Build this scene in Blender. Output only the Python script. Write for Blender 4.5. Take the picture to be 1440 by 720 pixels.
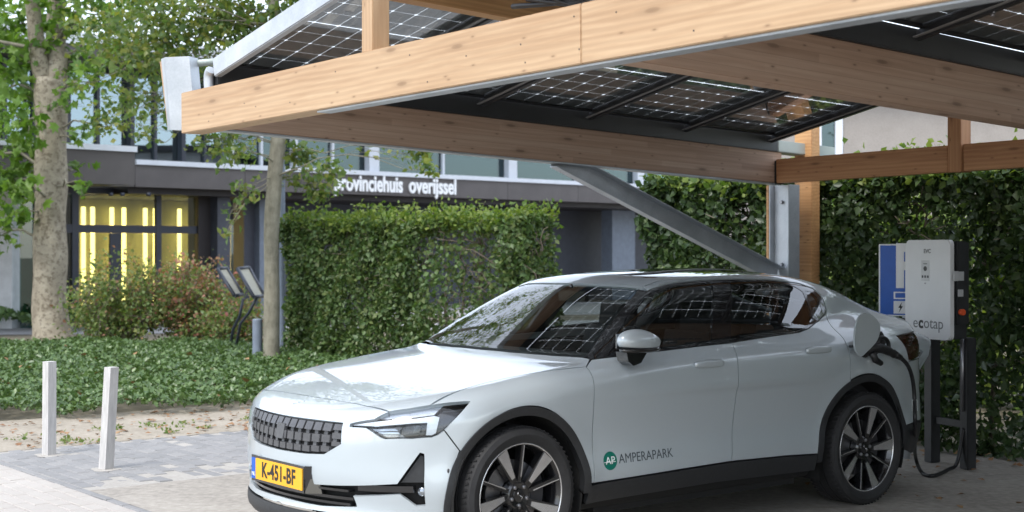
import bpy, bmesh, math, random
import numpy as np
from mathutils import Vector, Matrix
from mathutils.geometry import delaunay_2d_cdt
random.seed(7); RNG=np.random.default_rng(7)
for o in list(bpy.data.objects): bpy.data.objects.remove(o)
S=bpy.context.scene; COL=S.collection
# ---------------------------------------------------------------- camera, sky, sun, exposure
HC=1.578; YH=350.7; FPX=2000.
cd=bpy.data.cameras.new('camera'); cam=bpy.data.objects.new('camera',cd); COL.objects.link(cam)
cam.location=(0,0,HC); cam.rotation_euler=(math.pi/2,0,0)
cd.sensor_width=36; cd.lens=FPX/1440*36; cd.shift_y=-(360-YH)/1440; cd.clip_end=3000; cd.clip_start=.1
cd.dof.use_dof=True; cd.dof.focus_distance=8.2; cd.dof.aperture_fstop=3.6
S.camera=cam
SUN_EL,SUN_AZ=math.radians(54),math.radians(212)   # azimuth measured clockwise from +Y
wd=bpy.data.worlds.new('World'); S.world=wd; wd.use_nodes=True
nt=wd.node_tree; sky=nt.nodes.new('ShaderNodeTexSky'); sky.sky_type='NISHITA'; sky.sun_disc=False
sky.sun_elevation=SUN_EL; sky.sun_rotation=SUN_AZ; sky.dust_density=1.5; sky.air_density=1.0; sky.ozone_density=1.0
bg=nt.nodes['Background']; bg.inputs[1].default_value=.15
veil=nt.nodes.new('ShaderNodeMix'); veil.data_type='RGBA'; veil.inputs[0].default_value=.5; veil.inputs[7].default_value=(6.2,6.4,6.7,1)   # thin even cloud over the blue
nt.links.new(sky.outputs[0],veil.inputs[6]); nt.links.new(veil.outputs[2],bg.inputs[0])
sl=bpy.data.lights.new('sun','SUN'); sl.energy=1.05; sl.angle=math.radians(14); sl.color=(1,.965,.91)
so=bpy.data.objects.new('sun',sl); COL.objects.link(so)
sd=Vector((math.sin(SUN_AZ)*math.cos(SUN_EL),math.cos(SUN_AZ)*math.cos(SUN_EL),math.sin(SUN_EL)))
so.rotation_euler=sd.to_track_quat('Z','Y').to_euler(); so.location=sd*40
S.view_settings.view_transform='Standard'; S.view_settings.look='None'; S.view_settings.exposure=1.43; S.view_settings.gamma=1
# ---------------------------------------------------------------- helpers
def W(px,py,Y): return Vector(((px-720)/FPX*Y,Y,HC-(py-YH)/FPX*Y))       # pixel at depth Y
def G(px,py): return W(px,py,HC*FPX/(py-YH))                              # pixel on the ground
def tag(o,label=None,cat=None,group=None,kind=None):
    if label:o['label']=label
    if cat:o['category']=cat
    if group:o['group']=group
    if kind:o['kind']=kind
    return o
def empty(name,loc,rz=0,parent=None):
    o=bpy.data.objects.new(name,None); COL.objects.link(o); o.location=loc; o.rotation_euler=(0,0,rz); o.parent=parent
    o.empty_display_size=.1; return o
def link(name,me,mat=None,parent=None,world=True):
    o=bpy.data.objects.new(name,me); COL.objects.link(o)
    if mat is not None and len(me.materials)==0:
        for m in (mat if isinstance(mat,(list,tuple)) else [mat]): me.materials.append(m)
    if parent is not None:
        o.parent=parent
        if world: o.matrix_parent_inverse=pinv(parent)
    return o
def pinv(p):
    m=Matrix.Identity(4); q=p
    while q is not None:
        l=Matrix.LocRotScale(q.location,q.rotation_euler,q.scale) if q.rotation_mode!='QUATERNION' else Matrix.LocRotScale(q.location,q.rotation_quaternion,q.scale)
        m=(q.matrix_parent_inverse@l if q.parent else l)@m; q=q.parent
    return m.inverted()
def fin(name,bm,mat,parent=None,smooth=False,bevel=0,world=True,ang=None):
    if bevel>0:
        bmesh.ops.bevel(bm,geom=[e for e in bm.edges if len(e.link_faces)==2 and e.calc_face_angle(0)>.5],offset=bevel,segments=2,affect='EDGES',clamp_overlap=True)
    bmesh.ops.recalc_face_normals(bm,faces=bm.faces[:])
    me=bpy.data.meshes.new(name); bm.to_mesh(me); bm.free()
    if smooth:
        me.polygons.foreach_set('use_smooth',[True]*len(me.polygons))
        if ang is not None: me.set_sharp_from_angle(angle=math.radians(ang))
    return link(name,me,mat,parent,world)
def hexa(bm,pts,mi=0):      # 8 points: bottom ring 0-3, top ring 4-7
    v=[bm.verts.new(p) for p in pts]
    for f in ((3,2,1,0),(4,5,6,7),(0,1,5,4),(1,2,6,5),(2,3,7,6),(3,0,4,7)): bm.faces.new([v[i] for i in f]).material_index=mi
def box(bm,c,s,M=None,mi=0):
    c=Vector(c); a,b,h=[x/2 for x in s]
    P=[Vector(p) for p in ((-a,-b,-h),(a,-b,-h),(a,b,-h),(-a,b,-h),(-a,-b,h),(a,-b,h),(a,b,h),(-a,b,h))]
    hexa(bm,[c+(M@p if M is not None else p) for p in P],mi)
def tube(bm,pts,rad,seg=10,cap=True,mi=0):
    pts=[Vector(p) for p in pts]; n=len(pts); rad=rad if isinstance(rad,(list,tuple)) else [rad]*n
    rings=[]; u=None
    for i,p in enumerate(pts):
        t=(pts[min(i+1,n-1)]-pts[max(i-1,0)]).normalized()
        if u is None: u=t.orthogonal().normalized()
        u=(u-t*u.dot(t)).normalized(); w=t.cross(u)
        rings.append([bm.verts.new(p+(u*math.cos(k*2*math.pi/seg)+w*math.sin(k*2*math.pi/seg))*rad[i]) for k in range(seg)])
    for a,b in zip(rings,rings[1:]):
        for k in range(seg):
            f=bm.faces.new((a[k],a[(k+1)%seg],b[(k+1)%seg],b[k])); f.smooth=True; f.material_index=mi
    if cap:
        bm.faces.new(rings[0][::-1]).material_index=mi; bm.faces.new(rings[-1]).material_index=mi
def smoothpts(P,n=6):
    P=[Vector(p) for p in P]; out=[]
    for i in range(len(P)-1):
        a=P[max(i-1,0)];b=P[i];c=P[i+1];d=P[min(i+2,len(P)-1)]
        for k in range(n):
            t=k/n; out.append(.5*((2*b)+(c-a)*t+(2*a-5*b+4*c-d)*t*t+(3*b-a-3*c+d)*t**3))
    out.append(P[-1]); return out
def lathe(bm,prof,seg=64,axis='Y',mi=0,closed=False):
    rings=[]
    for (y,r) in prof:
        rings.append([bm.verts.new((r*math.cos(2*math.pi*k/seg),y,r*math.sin(2*math.pi*k/seg))) for k in range(seg)])
    if closed: rings.append(rings[0])
    for a,b in zip(rings,rings[1:]):
        for k in range(seg):
            f=bm.faces.new((a[k],a[(k+1)%seg],b[(k+1)%seg],b[k])); f.smooth=True; f.material_index=mi
    return rings
def prism(bm,poly,vec,mi=0):
    a=[bm.verts.new(p) for p in poly]; b=[bm.verts.new(Vector(p)+Vector(vec)) for p in poly]; n=len(a)
    bm.faces.new(a[::-1]).material_index=mi; bm.faces.new(b).material_index=mi
    for i in range(n): bm.faces.new((a[i],a[(i+1)%n],b[(i+1)%n],b[i])).material_index=mi
def rawmesh(name,V,Fc,smooth=False):
    me=bpy.data.meshes.new(name); V=np.asarray(V,np.float32); Fc=np.asarray(Fc,np.int32); k=Fc.shape[1]
    me.vertices.add(len(V)); me.vertices.foreach_set('co',V.ravel())
    me.loops.add(Fc.size); me.loops.foreach_set('vertex_index',Fc.ravel())
    me.polygons.add(len(Fc)); me.polygons.foreach_set('loop_start',np.arange(0,Fc.size,k,dtype=np.int32))
    if smooth: me.polygons.foreach_set('use_smooth',np.ones(len(Fc),bool))
    me.update(calc_edges=True); return me
def textmesh(name,txt,size,extrude=.004,offset=0,align='CENTER',shear=0,space=1):
    c=bpy.data.curves.new(name,'FONT'); c.body=txt; c.size=size; c.extrude=extrude; c.offset=offset; c.align_x=align; c.align_y='CENTER'; c.resolution_u=4; c.shear=shear; c.space_character=space
    o=bpy.data.objects.new(name,c); COL.objects.link(o)
    me=bpy.data.meshes.new_from_object(o.evaluated_get(bpy.context.evaluated_depsgraph_get())); bpy.data.objects.remove(o); bpy.data.curves.remove(c); me.name=name
    return me
# ---------------------------------------------------------------- materials
class N:
    def __init__(s,name):
        s.m=bpy.data.materials.new(name); s.m.use_nodes=True; s.t=s.m.node_tree; s.n=s.t.nodes; s.p=s.n['Principled BSDF']; s.out=s.n['Material Output']
    def new(s,t,**k):
        n=s.n.new(t)
        for a,b in k.items():
            if a.startswith('i_'): n.inputs[int(a[2:]) if a[2:].isdigit() else a[2:].replace('_',' ')].default_value=b
            else: setattr(n,a,b)
        return n
    def l(s,a,b): s.t.links.new(a,b)
    def coord(s,kind='Object',scale=(1,1,1),rot=(0,0,0)):
        c=s.new('ShaderNodeTexCoord'); m=s.new('ShaderNodeMapping'); m.inputs['Scale'].default_value=scale; m.inputs['Rotation'].default_value=rot
        s.l(c.outputs[kind],m.inputs[0]); return m.outputs[0]
    def noise(s,vec,scale,detail=4,rough=.55,dist=0):
        n=s.new('ShaderNodeTexNoise'); n.inputs['Scale'].default_value=scale; n.inputs['Detail'].default_value=detail; n.inputs['Roughness'].default_value=rough; n.inputs['Distortion'].default_value=dist
        if vec is not None: s.l(vec,n.inputs['Vector'])
        return n.outputs['Fac']
    def ramp(s,fac,stops):
        r=s.new('ShaderNodeValToRGB'); e=r.color_ramp.elements
        while len(e)>1: e.remove(e[-1])
        e[0].position=stops[0][0]; e[0].color=(*stops[0][1],1)
        for p,c in stops[1:]:
            q=e.new(p); q.color=(*c,1)
        s.l(fac,r.inputs[0]); return r.outputs[0]
    def mix(s,fac,a,b,mode='MIX'):
        m=s.new('ShaderNodeMix',data_type='RGBA',blend_type=mode)
        for v,i in ((fac,0),(a,6),(b,7)):
            if isinstance(v,(int,float)): m.inputs[i].default_value=v
            elif isinstance(v,tuple): m.inputs[i].default_value=(*v,1)
            else: s.l(v,m.inputs[i])
        return m.outputs[2]
    def math(s,op,a,b=None):
        m=s.new('ShaderNodeMath',operation=op)
        for v,i in ((a,0),(b,1)):
            if v is None: continue
            if isinstance(v,(int,float)): m.inputs[i].default_value=v
            else: s.l(v,m.inputs[i])
        return m.outputs[0]
    def bump(s,h,strength=.3,dist=.01):
        b=s.new('ShaderNodeBump'); b.inputs['Strength'].default_value=strength; b.inputs['Distance'].default_value=dist; s.l(h,b.inputs['Height']); s.l(b.outputs[0],s.p.inputs['Normal'])
    def base(s,c):
        if isinstance(c,tuple): s.p.inputs['Base Color'].default_value=(*c,1)
        else: s.l(c,s.p.inputs['Base Color'])
    def set(s,**k):
        for a,b in k.items(): s.p.inputs[a.replace('_',' ')].default_value=b
        return s
def simple(name,col,rough=.5,metal=0,var=.12,nscale=6,coat=0,bump=0,bscale=80,kind='Object'):
    n=N(name); v=n.coord(kind); f=n.noise(v,nscale,5,.6)
    lo=tuple(c*(1-var) for c in col); hi=tuple(min(1,c*(1+var)) for c in col)
    n.base(n.ramp(f,[(.3,lo),(.7,hi)])); n.set(Roughness=rough,Metallic=metal)
    if coat: n.set(Coat_Weight=coat,Coat_Roughness=.04)
    if bump: n.bump(n.noise(v,bscale,4),bump,.004)
    return n.m
def wood(name,a,b,c,knot=.0,gs=1.0,lam=False,kd=.55):
    n=N(name); v=n.coord('Object',(1.2*gs,9*gs,9*gs)); w=n.coord('Object')
    g=n.noise(n.coord('Object',(.55,14,14)),3.2*gs,6,.65,.9)
    wav=n.new('ShaderNodeTexWave',wave_type='BANDS',bands_direction='Z'); wav.inputs['Scale'].default_value=5; wav.inputs['Distortion'].default_value=9; wav.inputs['Detail'].default_value=3; wav.inputs['Detail Scale'].default_value=.7
    n.l(n.coord('Object',(.22,2.2,2.2)),wav.inputs['Vector'])
    col=n.ramp(g,[(.25,c),(.5,a),(.75,b)]); col=n.mix(n.math('MULTIPLY',wav.outputs['Fac'],.42),col,tuple(x*.72 for x in c))
    big=n.noise(n.coord('Object',(.5,3,5)),1.6,3); col=n.mix(n.math('MULTIPLY',big,.5),col,n.ramp(big,[(.35,c),(.65,b)]))
    cx_=n.new('ShaderNodeTexCoord'); sp=n.new('ShaderNodeSeparateXYZ'); n.l(cx_.outputs['Object'],sp.inputs[0])
    if lam:
        zi=n.math('FLOOR',n.math('MULTIPLY',sp.outputs[2],1/.043)); xi=n.math('FLOOR',n.math('ADD',n.math('MULTIPLY',sp.outputs[0],.7),n.math('MULTIPLY',zi,.37)))
        cb=n.new('ShaderNodeCombineXYZ'); n.l(xi,cb.inputs[0]); n.l(zi,cb.inputs[2]); wn=n.new('ShaderNodeTexWhiteNoise',noise_dimensions='3D'); n.l(cb.outputs[0],wn.inputs['Vector'])
        col=n.mix(.38,col,n.ramp(wn.outputs['Value'],[(0,tuple(x*.72 for x in c)),(.5,a),(1,b)]))
        fz=n.math('FRACT',n.math('MULTIPLY',sp.outputs[2],1/.043)); col=n.mix(n.math('MULTIPLY',n.math('LESS_THAN',fz,.05),.45),col,tuple(x*.5 for x in c))
    for sx_,sz_,th,sd_ in ((2.1,8.5,.15,0),(5.2,15.,.10,31.7)):
        cb=n.new('ShaderNodeCombineXYZ'); n.l(n.math('ADD',n.math('MULTIPLY',sp.outputs[0],sx_),sd_),cb.inputs[0]); n.l(n.math('ADD',n.math('MULTIPLY',sp.outputs[2],sz_),n.math('MULTIPLY',sp.outputs[1],5.1)),cb.inputs[1])
        vo=n.new('ShaderNodeTexVoronoi',voronoi_dimensions='2D'); vo.inputs['Scale'].default_value=1.0; n.l(cb.outputs[0],vo.inputs['Vector'])
        k=n.ramp(vo.outputs['Distance'],[(.0,(1,1,1)),(th*.45,(.8,.8,.8)),(th*.7,(.25,.25,.25)),(th*1.5,(0,0,0))])
        rnd=n.new('ShaderNodeSeparateColor'); n.l(vo.outputs['Color'],rnd.inputs[0]); sel=n.math('GREATER_THAN',rnd.outputs[0],.66-knot)
        col=n.mix(n.math('MULTIPLY',n.math('MULTIPLY',k,sel),.9),col,tuple(x*kd for x in c))
    n.base(col)
    n.set(Roughness=.62); n.bump(g,.15,.002); return n.m
def glassm(name,tint=(.75,.8,.8),ior=1.5,extra=0.,rough=.0,gcol=(1,1,1)):
    n=N(name); n.n.remove(n.p); tr=n.new('ShaderNodeBsdfTransparent'); tr.inputs[0].default_value=(*tint,1); gl=n.new('ShaderNodeBsdfGlossy'); gl.inputs['Roughness'].default_value=rough; gl.inputs[0].default_value=(*gcol,1)
    fr=n.new('ShaderNodeFresnel'); ge=n.new('ShaderNodeNewGeometry'); n.l(n.math('ADD',n.math('MULTIPLY',ge.outputs['Backfacing'],1/ior-ior),ior),fr.inputs[0]); mx=n.new('ShaderNodeMixShader')
    f=n.math('ADD',fr.outputs[0],extra) if extra else fr.outputs[0]
    n.l(f,mx.inputs[0]); n.l(tr.outputs[0],mx.inputs[1]); n.l(gl.outputs[0],mx.inputs[2]); n.l(mx.outputs[0],n.out.inputs[0]); return n.m
def leafm(name,cols,trans=.4,rough=.45):
    n=N(name); ge=n.new('ShaderNodeNewGeometry'); k=len(cols)
    col=n.ramp(ge.outputs['Random Per Island'],[(i/max(1,k-1),c) for i,c in enumerate(cols)])
    big=n.noise(n.coord('Object'),1.3,3); col=n.mix(n.math('MULTIPLY',big,.35),col,n.mix(.5,col,cols[-1]))
    n.base(col); n.set(Roughness=rough,Specular_IOR_Level=.45)
    tl=n.new('ShaderNodeBsdfTranslucent'); n.l(n.mix(1.0,col,(1.0,1.1,.45),'MULTIPLY'),tl.inputs[0]); mx=n.new('ShaderNodeMixShader'); mx.inputs[0].default_value=trans
    n.l(n.p.outputs[0],mx.inputs[1]); n.l(tl.outputs[0],mx.inputs[2]); n.l(mx.outputs[0],n.out.inputs[0]); return n.m
def emis(name,col,st):
    n=N(name); n.base(col); n.p.inputs['Emission Color'].default_value=(*col,1); n.p.inputs['Emission Strength'].default_value=st; return n.m
M={}
M['wood_new']=wood('larch_new',(.49,.325,.19),(.57,.405,.25),(.39,.235,.125),-.04,1.0,False,.62)
M['wood_post']=wood('larch_post',(.50,.27,.11),(.62,.37,.17),(.38,.18,.07),-.02)
M['wood_raf']=wood('larch_weathered',(.46,.305,.215),(.56,.405,.30),(.36,.22,.145),.02,1.0,True,.5)
M['wood_back']=wood('larch_red',(.45,.225,.105),(.55,.30,.145),(.34,.145,.06),.0)
n=N('galvanised'); v=n.coord('Object'); vo=n.new('ShaderNodeTexVoronoi'); vo.inputs['Scale'].default_value=110; n.l(v,vo.inputs['Vector'])
n.base(n.mix(.72,n.ramp(vo.outputs['Color'],[(.2,(.38,.41,.45)),(.8,(.50,.53,.57))]),n.ramp(n.noise(v,5,5),[(.3,(.36,.39,.42)),(.7,(.56,.59,.62))]))); n.set(Metallic=.4,Roughness=.42); M['galv']=n.m
M['black_metal']=simple('black_coated_metal',(.022,.022,.024),.4,0,.2,9)
M['grey_lip']=simple('grey_rail_lip',(.25,.24,.23),.45,.4,.1)
M['flash']=simple('anthracite_flashing',(.035,.037,.04),.42,.2,.15,4)
M['flash_l']=simple('grey_green_pipe_lit_gutter',(.33,.37,.35),.45,.1,.1,4)
M['bolt']=simple('bolt_steel',(.3,.3,.32),.35,.9)
# car
n=N('car_paint'); v=n.coord('Object'); n.base(n.ramp(n.noise(v,900,2),[(.3,(.45,.50,.53)),(.7,(.49,.54,.57))])); n.set(Metallic=.30,Roughness=.36,Coat_Weight=1.0,Coat_Roughness=.015,Coat_IOR=1.55); n.m.name='white_car_paint'; M['paint']=n.m
M['trim']=simple('black_gloss_trim',(.010,.010,.011),.12,0,.1,5,coat=.8)
M['clad']=simple('grey_black_cladding',(.020,.021,.023),.5,0,.15,40,bump=.1,bscale=600)
M['liner']=simple('wheel_arch_liner',(.008,.008,.008),.9)
M['tyre']=simple('tyre_rubber',(.016,.016,.017),.72,0,.25,20,bump=.15,bscale=200)
M['rimb']=simple('rim_black',(.010,.010,.011),.22,0,.1,5,coat=.6)
M['rims']=simple('rim_machined',(.62,.62,.63),.25,.85,.06,30)
M['disc']=simple('brake_disc',(.25,.25,.26),.35,.9,.15,20)
M['caliper']=simple('caliper',(.06,.06,.065),.45,.5)
M['wglass']=glassm('windscreen_glass',(.70,.76,.74),1.55,.06)
M['sglass']=glassm('tinted_side_glass',(.36,.39,.39),1.55,.08)
M['rglass']=glassm('roof_glass',(.05,.05,.055),1.55,.04)
M['lens']=glassm('headlamp_lens',(.93,.95,.96),1.5)
M['led']=simple('daytime_lamp_lens',(.50,.54,.58),.2,.1,.1,30,coat=.5)
M['chrome']=simple('lamp_reflector',(.36,.39,.43),.15,.9,.15,40)
M['tail']=simple('tail_lamp_red',(.028,.004,.004),.12,0,.2,20,coat=1)
M['grl']=simple('grille_grey',(.085,.085,.09),.4,.2,.15,30)
M['cabin']=simple('cabin_dark',(.018,.018,.02),.7)
M['seat']=simple('seat_fabric',(.05,.05,.055),.8,0,.2,30)
M['cream']=simple('seat_cream',(.30,.28,.25),.7)
M['yel']=simple('plate_yellow',(.80,.40,.015),.4,0,.05,10)
M['blue']=simple('sign_blue',(.012,.10,.46),.4,0,.08,10)
M['ink']=simple('black_ink',(.012,.012,.012),.5)
M['white']=simple('white_enamel',(.78,.79,.80),.35,0,.04,10)
M['green']=simple('badge_green',(.0,.13,.095),.4,0,.05,10)
M['decal']=simple('decal_grey',(.06,.075,.085),.45,0,.05,10)
M['cable']=simple('black_cable',(.010,.010,.011),.45)
M['orange']=simple('orange_knob',(.6,.08,.02),.4)
# ---------------------------------------------------------------- the car: one implicit body shape, every panel cut from it
def spl(pts):
    P=sorted(pts); X=np.array([p[0] for p in P],float); Y=np.array([p[1] for p in P],float); n=len(X)
    h=np.diff(X); A=np.zeros((n,n)); b=np.zeros(n); A[0,0]=A[-1,-1]=1
    for i in range(1,n-1):
        A[i,i-1]=h[i-1];A[i,i]=2*(h[i-1]+h[i]);A[i,i+1]=h[i];b[i]=3*((Y[i+1]-Y[i])/h[i]-(Y[i]-Y[i-1])/h[i-1])
    c=np.linalg.solve(A,b); B=np.diff(Y)/h-h*(2*c[:-1]+c[1:])/3; D=np.diff(c)/(3*h)
    s0=B[0]; s1=B[-1]+2*c[-2]*h[-1]+3*D[-1]*h[-1]**2
    def f(x):
        x=np.asarray(x,float); xc=np.clip(x,X[0],X[-1]); i=np.clip(np.searchsorted(X,xc)-1,0,n-2); t=xc-X[i]
        return Y[i]+B[i]*t+c[i]*t*t+D[i]*t**3+np.minimum(x-X[0],0)*s0+np.maximum(x-X[-1],0)*s1
    return f
def smax(a,b,r):
    h=np.maximum(r-np.abs(a-b),0); return np.maximum(a,b)+h*h/(4*r)
def smin(a,b,r): return -smax(-a,-b,r)
def sst(x,a,b):
    t=np.clip((x-a)/(b-a),0,1); return t*t*(3-2*t)
W_=spl([(.95,.80),(.7,.86),(.45,.900),(.2,.918),(0,.925),(-.5,.929),(-1.4,.93),(-2.4,.93),(-2.8,.922),(-3.2,.895),(-3.5,.855),(-3.75,.80)])
prof_=spl([(.05,.16),(.15,.10),(.25,.05),(.34,.022),(.42,.014),(.52,.026),(.65,.022),(.80,.004),(.90,.0),(.97,.014),(1.03,.05),(1.12,.12)])
zc_=spl([(.95,.70),(.86,.742),(.8,.770),(.7,.802),(.5,.852),(.2,.908),(-.1,.950),(-.4,.988),(-.7,1.022),(-1.1,1.062),(-1.57,1.098),(-2.2,1.13),(-2.7,1.14),(-3.2,1.125),(-3.75,1.08)])
zr_=spl([(-.9,1.31),(-1.2,1.408),(-1.5,1.445),(-1.9,1.458),(-2.3,1.452),(-2.65,1.405),(-2.95,1.325),(-3.3,1.195),(-3.6,1.11),(-3.8,1.05)])
wg_=spl([(-.3,.79),(-.7,.82),(-1.2,.845),(-1.8,.85),(-2.3,.825),(-2.7,.765),(-3.1,.67),(-3.6,.56)])
pf_=spl([(.1,-.09),(.18,-.015),(.24,.0),(.32,-.012),(.42,.0),(.55,.0),(.66,-.008),(.75,-.03),(.85,-.08)])
pr_=spl([(.1,.15),(.25,.05),(.4,.0),(.6,-.01),(.75,.03),(.9,.03),(1.0,.01),(1.08,-.01)])
def FB(x,y,z):
    y=np.abs(y)
    fl=0
    for xa in (0,-2.735):
        d=np.sqrt((x-xa)**2+(z-.347)**2); fl=fl+.010*np.exp(-((d-.45)/.06)**2)
    s=(y-(W_(x)-prof_(z)+fl))
    fr=x-(.872-.25*(y/.8)**2+pf_(z))
    re=(-3.72+.20*(y/.8)**2+pr_(z))-x
    cr=.014*(y/.8)**2+.02*sst(x,-.3,-.9)*(y/.8)**2
    tp=z-(zc_(x)-cr)
    bt=.17-z
    b=smax(s,fr,.30); b=smax(b,re,.30); 
    b=smax(b,tp,.09+.05*sst(x,-.9,-.2)-.05*sst(x,.45,.75)); b=smax(b,bt,.06)
    gs=(y-(wg_(x)-.40*(z-1.03)-.33*np.maximum(z-1.03,0)**2))/1.12
    sl=z-1.0
    gw=(x-(-.40-1.95*sl+.35*sl*(.42-sl)-.10*(y/.65)**2))/2.15
    gr=z-(zr_(x)-.034*(y/.55)**2)
    g=smax(gs,gr,.075); g=smax(g,gw,.045); g=smax(g,.8-z,.05)
    return smin(b,g,.035+.10*sst(x,-2.3,-3.1))

CA=.66781448; CX,CY=-.5118919,7.80841886
FV=np.array([-math.cos(CA),-math.sin(CA)]); LV=np.array([math.sin(CA),-math.cos(CA)])
def carW(p): return Vector((CX+p[0]*FV[0]+p[1]*LV[0],CY+p[0]*FV[1]+p[1]*LV[1],p[2]))
def cpx(px,py,y=None,x=None):          # pixel -> car coordinates on the plane y=const or x=const
    d=np.array([(px-720)/FPX,1.]); o=np.array([-CX,-CY])
    if y is not None: t=(y-o@LV)/(d@LV)
    else: t=(x-o@FV)/(d@FV)
    return ((o+t*d)@FV,(o+t*d)@LV,HC-(py-YH)/FPX*t)
def cps(pts,off=0.):                    # pixels -> points on the body surface
    px=np.array([p[0] for p in pts],float); py=np.array([p[1] for p in pts],float)
    d=np.stack([(px-720)/FPX,np.ones_like(px),-(py-YH)/FPX],-1); o=np.array([-CX,-CY]); ox,oy,oz=o@FV,o@LV,HC
    dx=d[:,:2]@FV; dy=d[:,:2]@LV; dz=d[:,2]; T=np.linspace(5.2,13,900)
    v=FB(ox+dx[:,None]*T,oy+dy[:,None]*T,oz+dz[:,None]*T)-off; neg=v<0; has=neg.any(1); i=np.argmax(neg,1); j=np.argmin(v,1)
    hi=np.where(has,T[i],T[j]); lo=np.where(has,T[np.maximum(i-1,0)],T[j])
    for _ in range(36):
        m=(lo+hi)/2; q=FB(ox+dx*m,oy+dy*m,oz+dz*m)-off<0; hi=np.where(q,m,hi); lo=np.where(q,lo,m)
    return [tuple(p) for p in np.stack([ox+dx*hi,oy+dy*hi,oz+dz*hi],-1)]
def nrm(P,e=6e-4):
    x,y,z=P.T; g=np.stack([FB(x+e,y,z)-FB(x-e,y,z),FB(x,y+e,z)-FB(x,y-e,z),FB(x,y,z+e)-FB(x,y,z-e)],-1); return g/np.maximum(np.linalg.norm(g,axis=1,keepdims=True),1e-9)
def drop(P,d,off=0.,span=.45):          # slide points along d onto the body surface (first hit from outside)
    P=np.asarray(P,float); d=np.asarray(d,float); d=d/np.linalg.norm(d)
    s=np.linspace(span,-span,260); Q=P[:,None,:]+s[None,:,None]*d
    v=FB(Q[...,0],Q[...,1],Q[...,2])-off; neg=v<0; has=neg.any(1); i=np.argmax(neg,1); j=np.argmin(v,1)
    lo=np.where(has,s[np.maximum(i-1,0)],s[j]); hi=np.where(has,s[i],s[j])
    for _ in range(34):
        m=(lo+hi)/2; R=P+m[:,None]*d; q=FB(R[:,0],R[:,1],R[:,2])-off<0; hi=np.where(q,m,hi); lo=np.where(q,lo,m)
    return P+hi[:,None]*d
def dens(L,st=.018,closed=True):
    L=[np.asarray(p,float) for p in L]; out=[]
    for a,b in zip(L,L[1:]+([L[0]] if closed else [])):
        k=max(1,int(np.ceil(np.linalg.norm(b-a)/st)))
        for i in range(k): out.append(a+(b-a)*i/k)
    if not closed: out.append(L[-1])
    return np.array(out)
def curve(L,n=5): return [tuple(p) for p in smoothpts(L,n)]
def inpoly(q,poly):
    x,y=q[:,0],q[:,1]; r=np.zeros(len(q),bool); n=len(poly); j=n-1
    for i in range(n):
        xi,yi=poly[i];xj,yj=poly[j]
        c=((yi>y)!=(yj>y)); r^=c&(x<(xj-xi)*(y-yi)/((yj-yi) if abs(yj-yi)>1e-12 else 1e-12)+xi); j=i
    return r
def inset(p,g):
    a=np.roll(p,1,0);b=np.roll(p,-1,0); t1=p-a;t2=b-p; n1=np.stack([-t1[:,1],t1[:,0]],1);n2=np.stack([-t2[:,1],t2[:,0]],1)
    n1/=np.maximum(np.linalg.norm(n1,axis=1,keepdims=True),1e-9); n2/=np.maximum(np.linalg.norm(n2,axis=1,keepdims=True),1e-9)
    m=n1+n2; m/=np.maximum(np.linalg.norm(m,axis=1,keepdims=True),1e-9)
    area=np.sum(p[:,0]*b[:,1]-b[:,0]*p[:,1]); return p+m*g*(1 if area>0 else -1)
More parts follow.
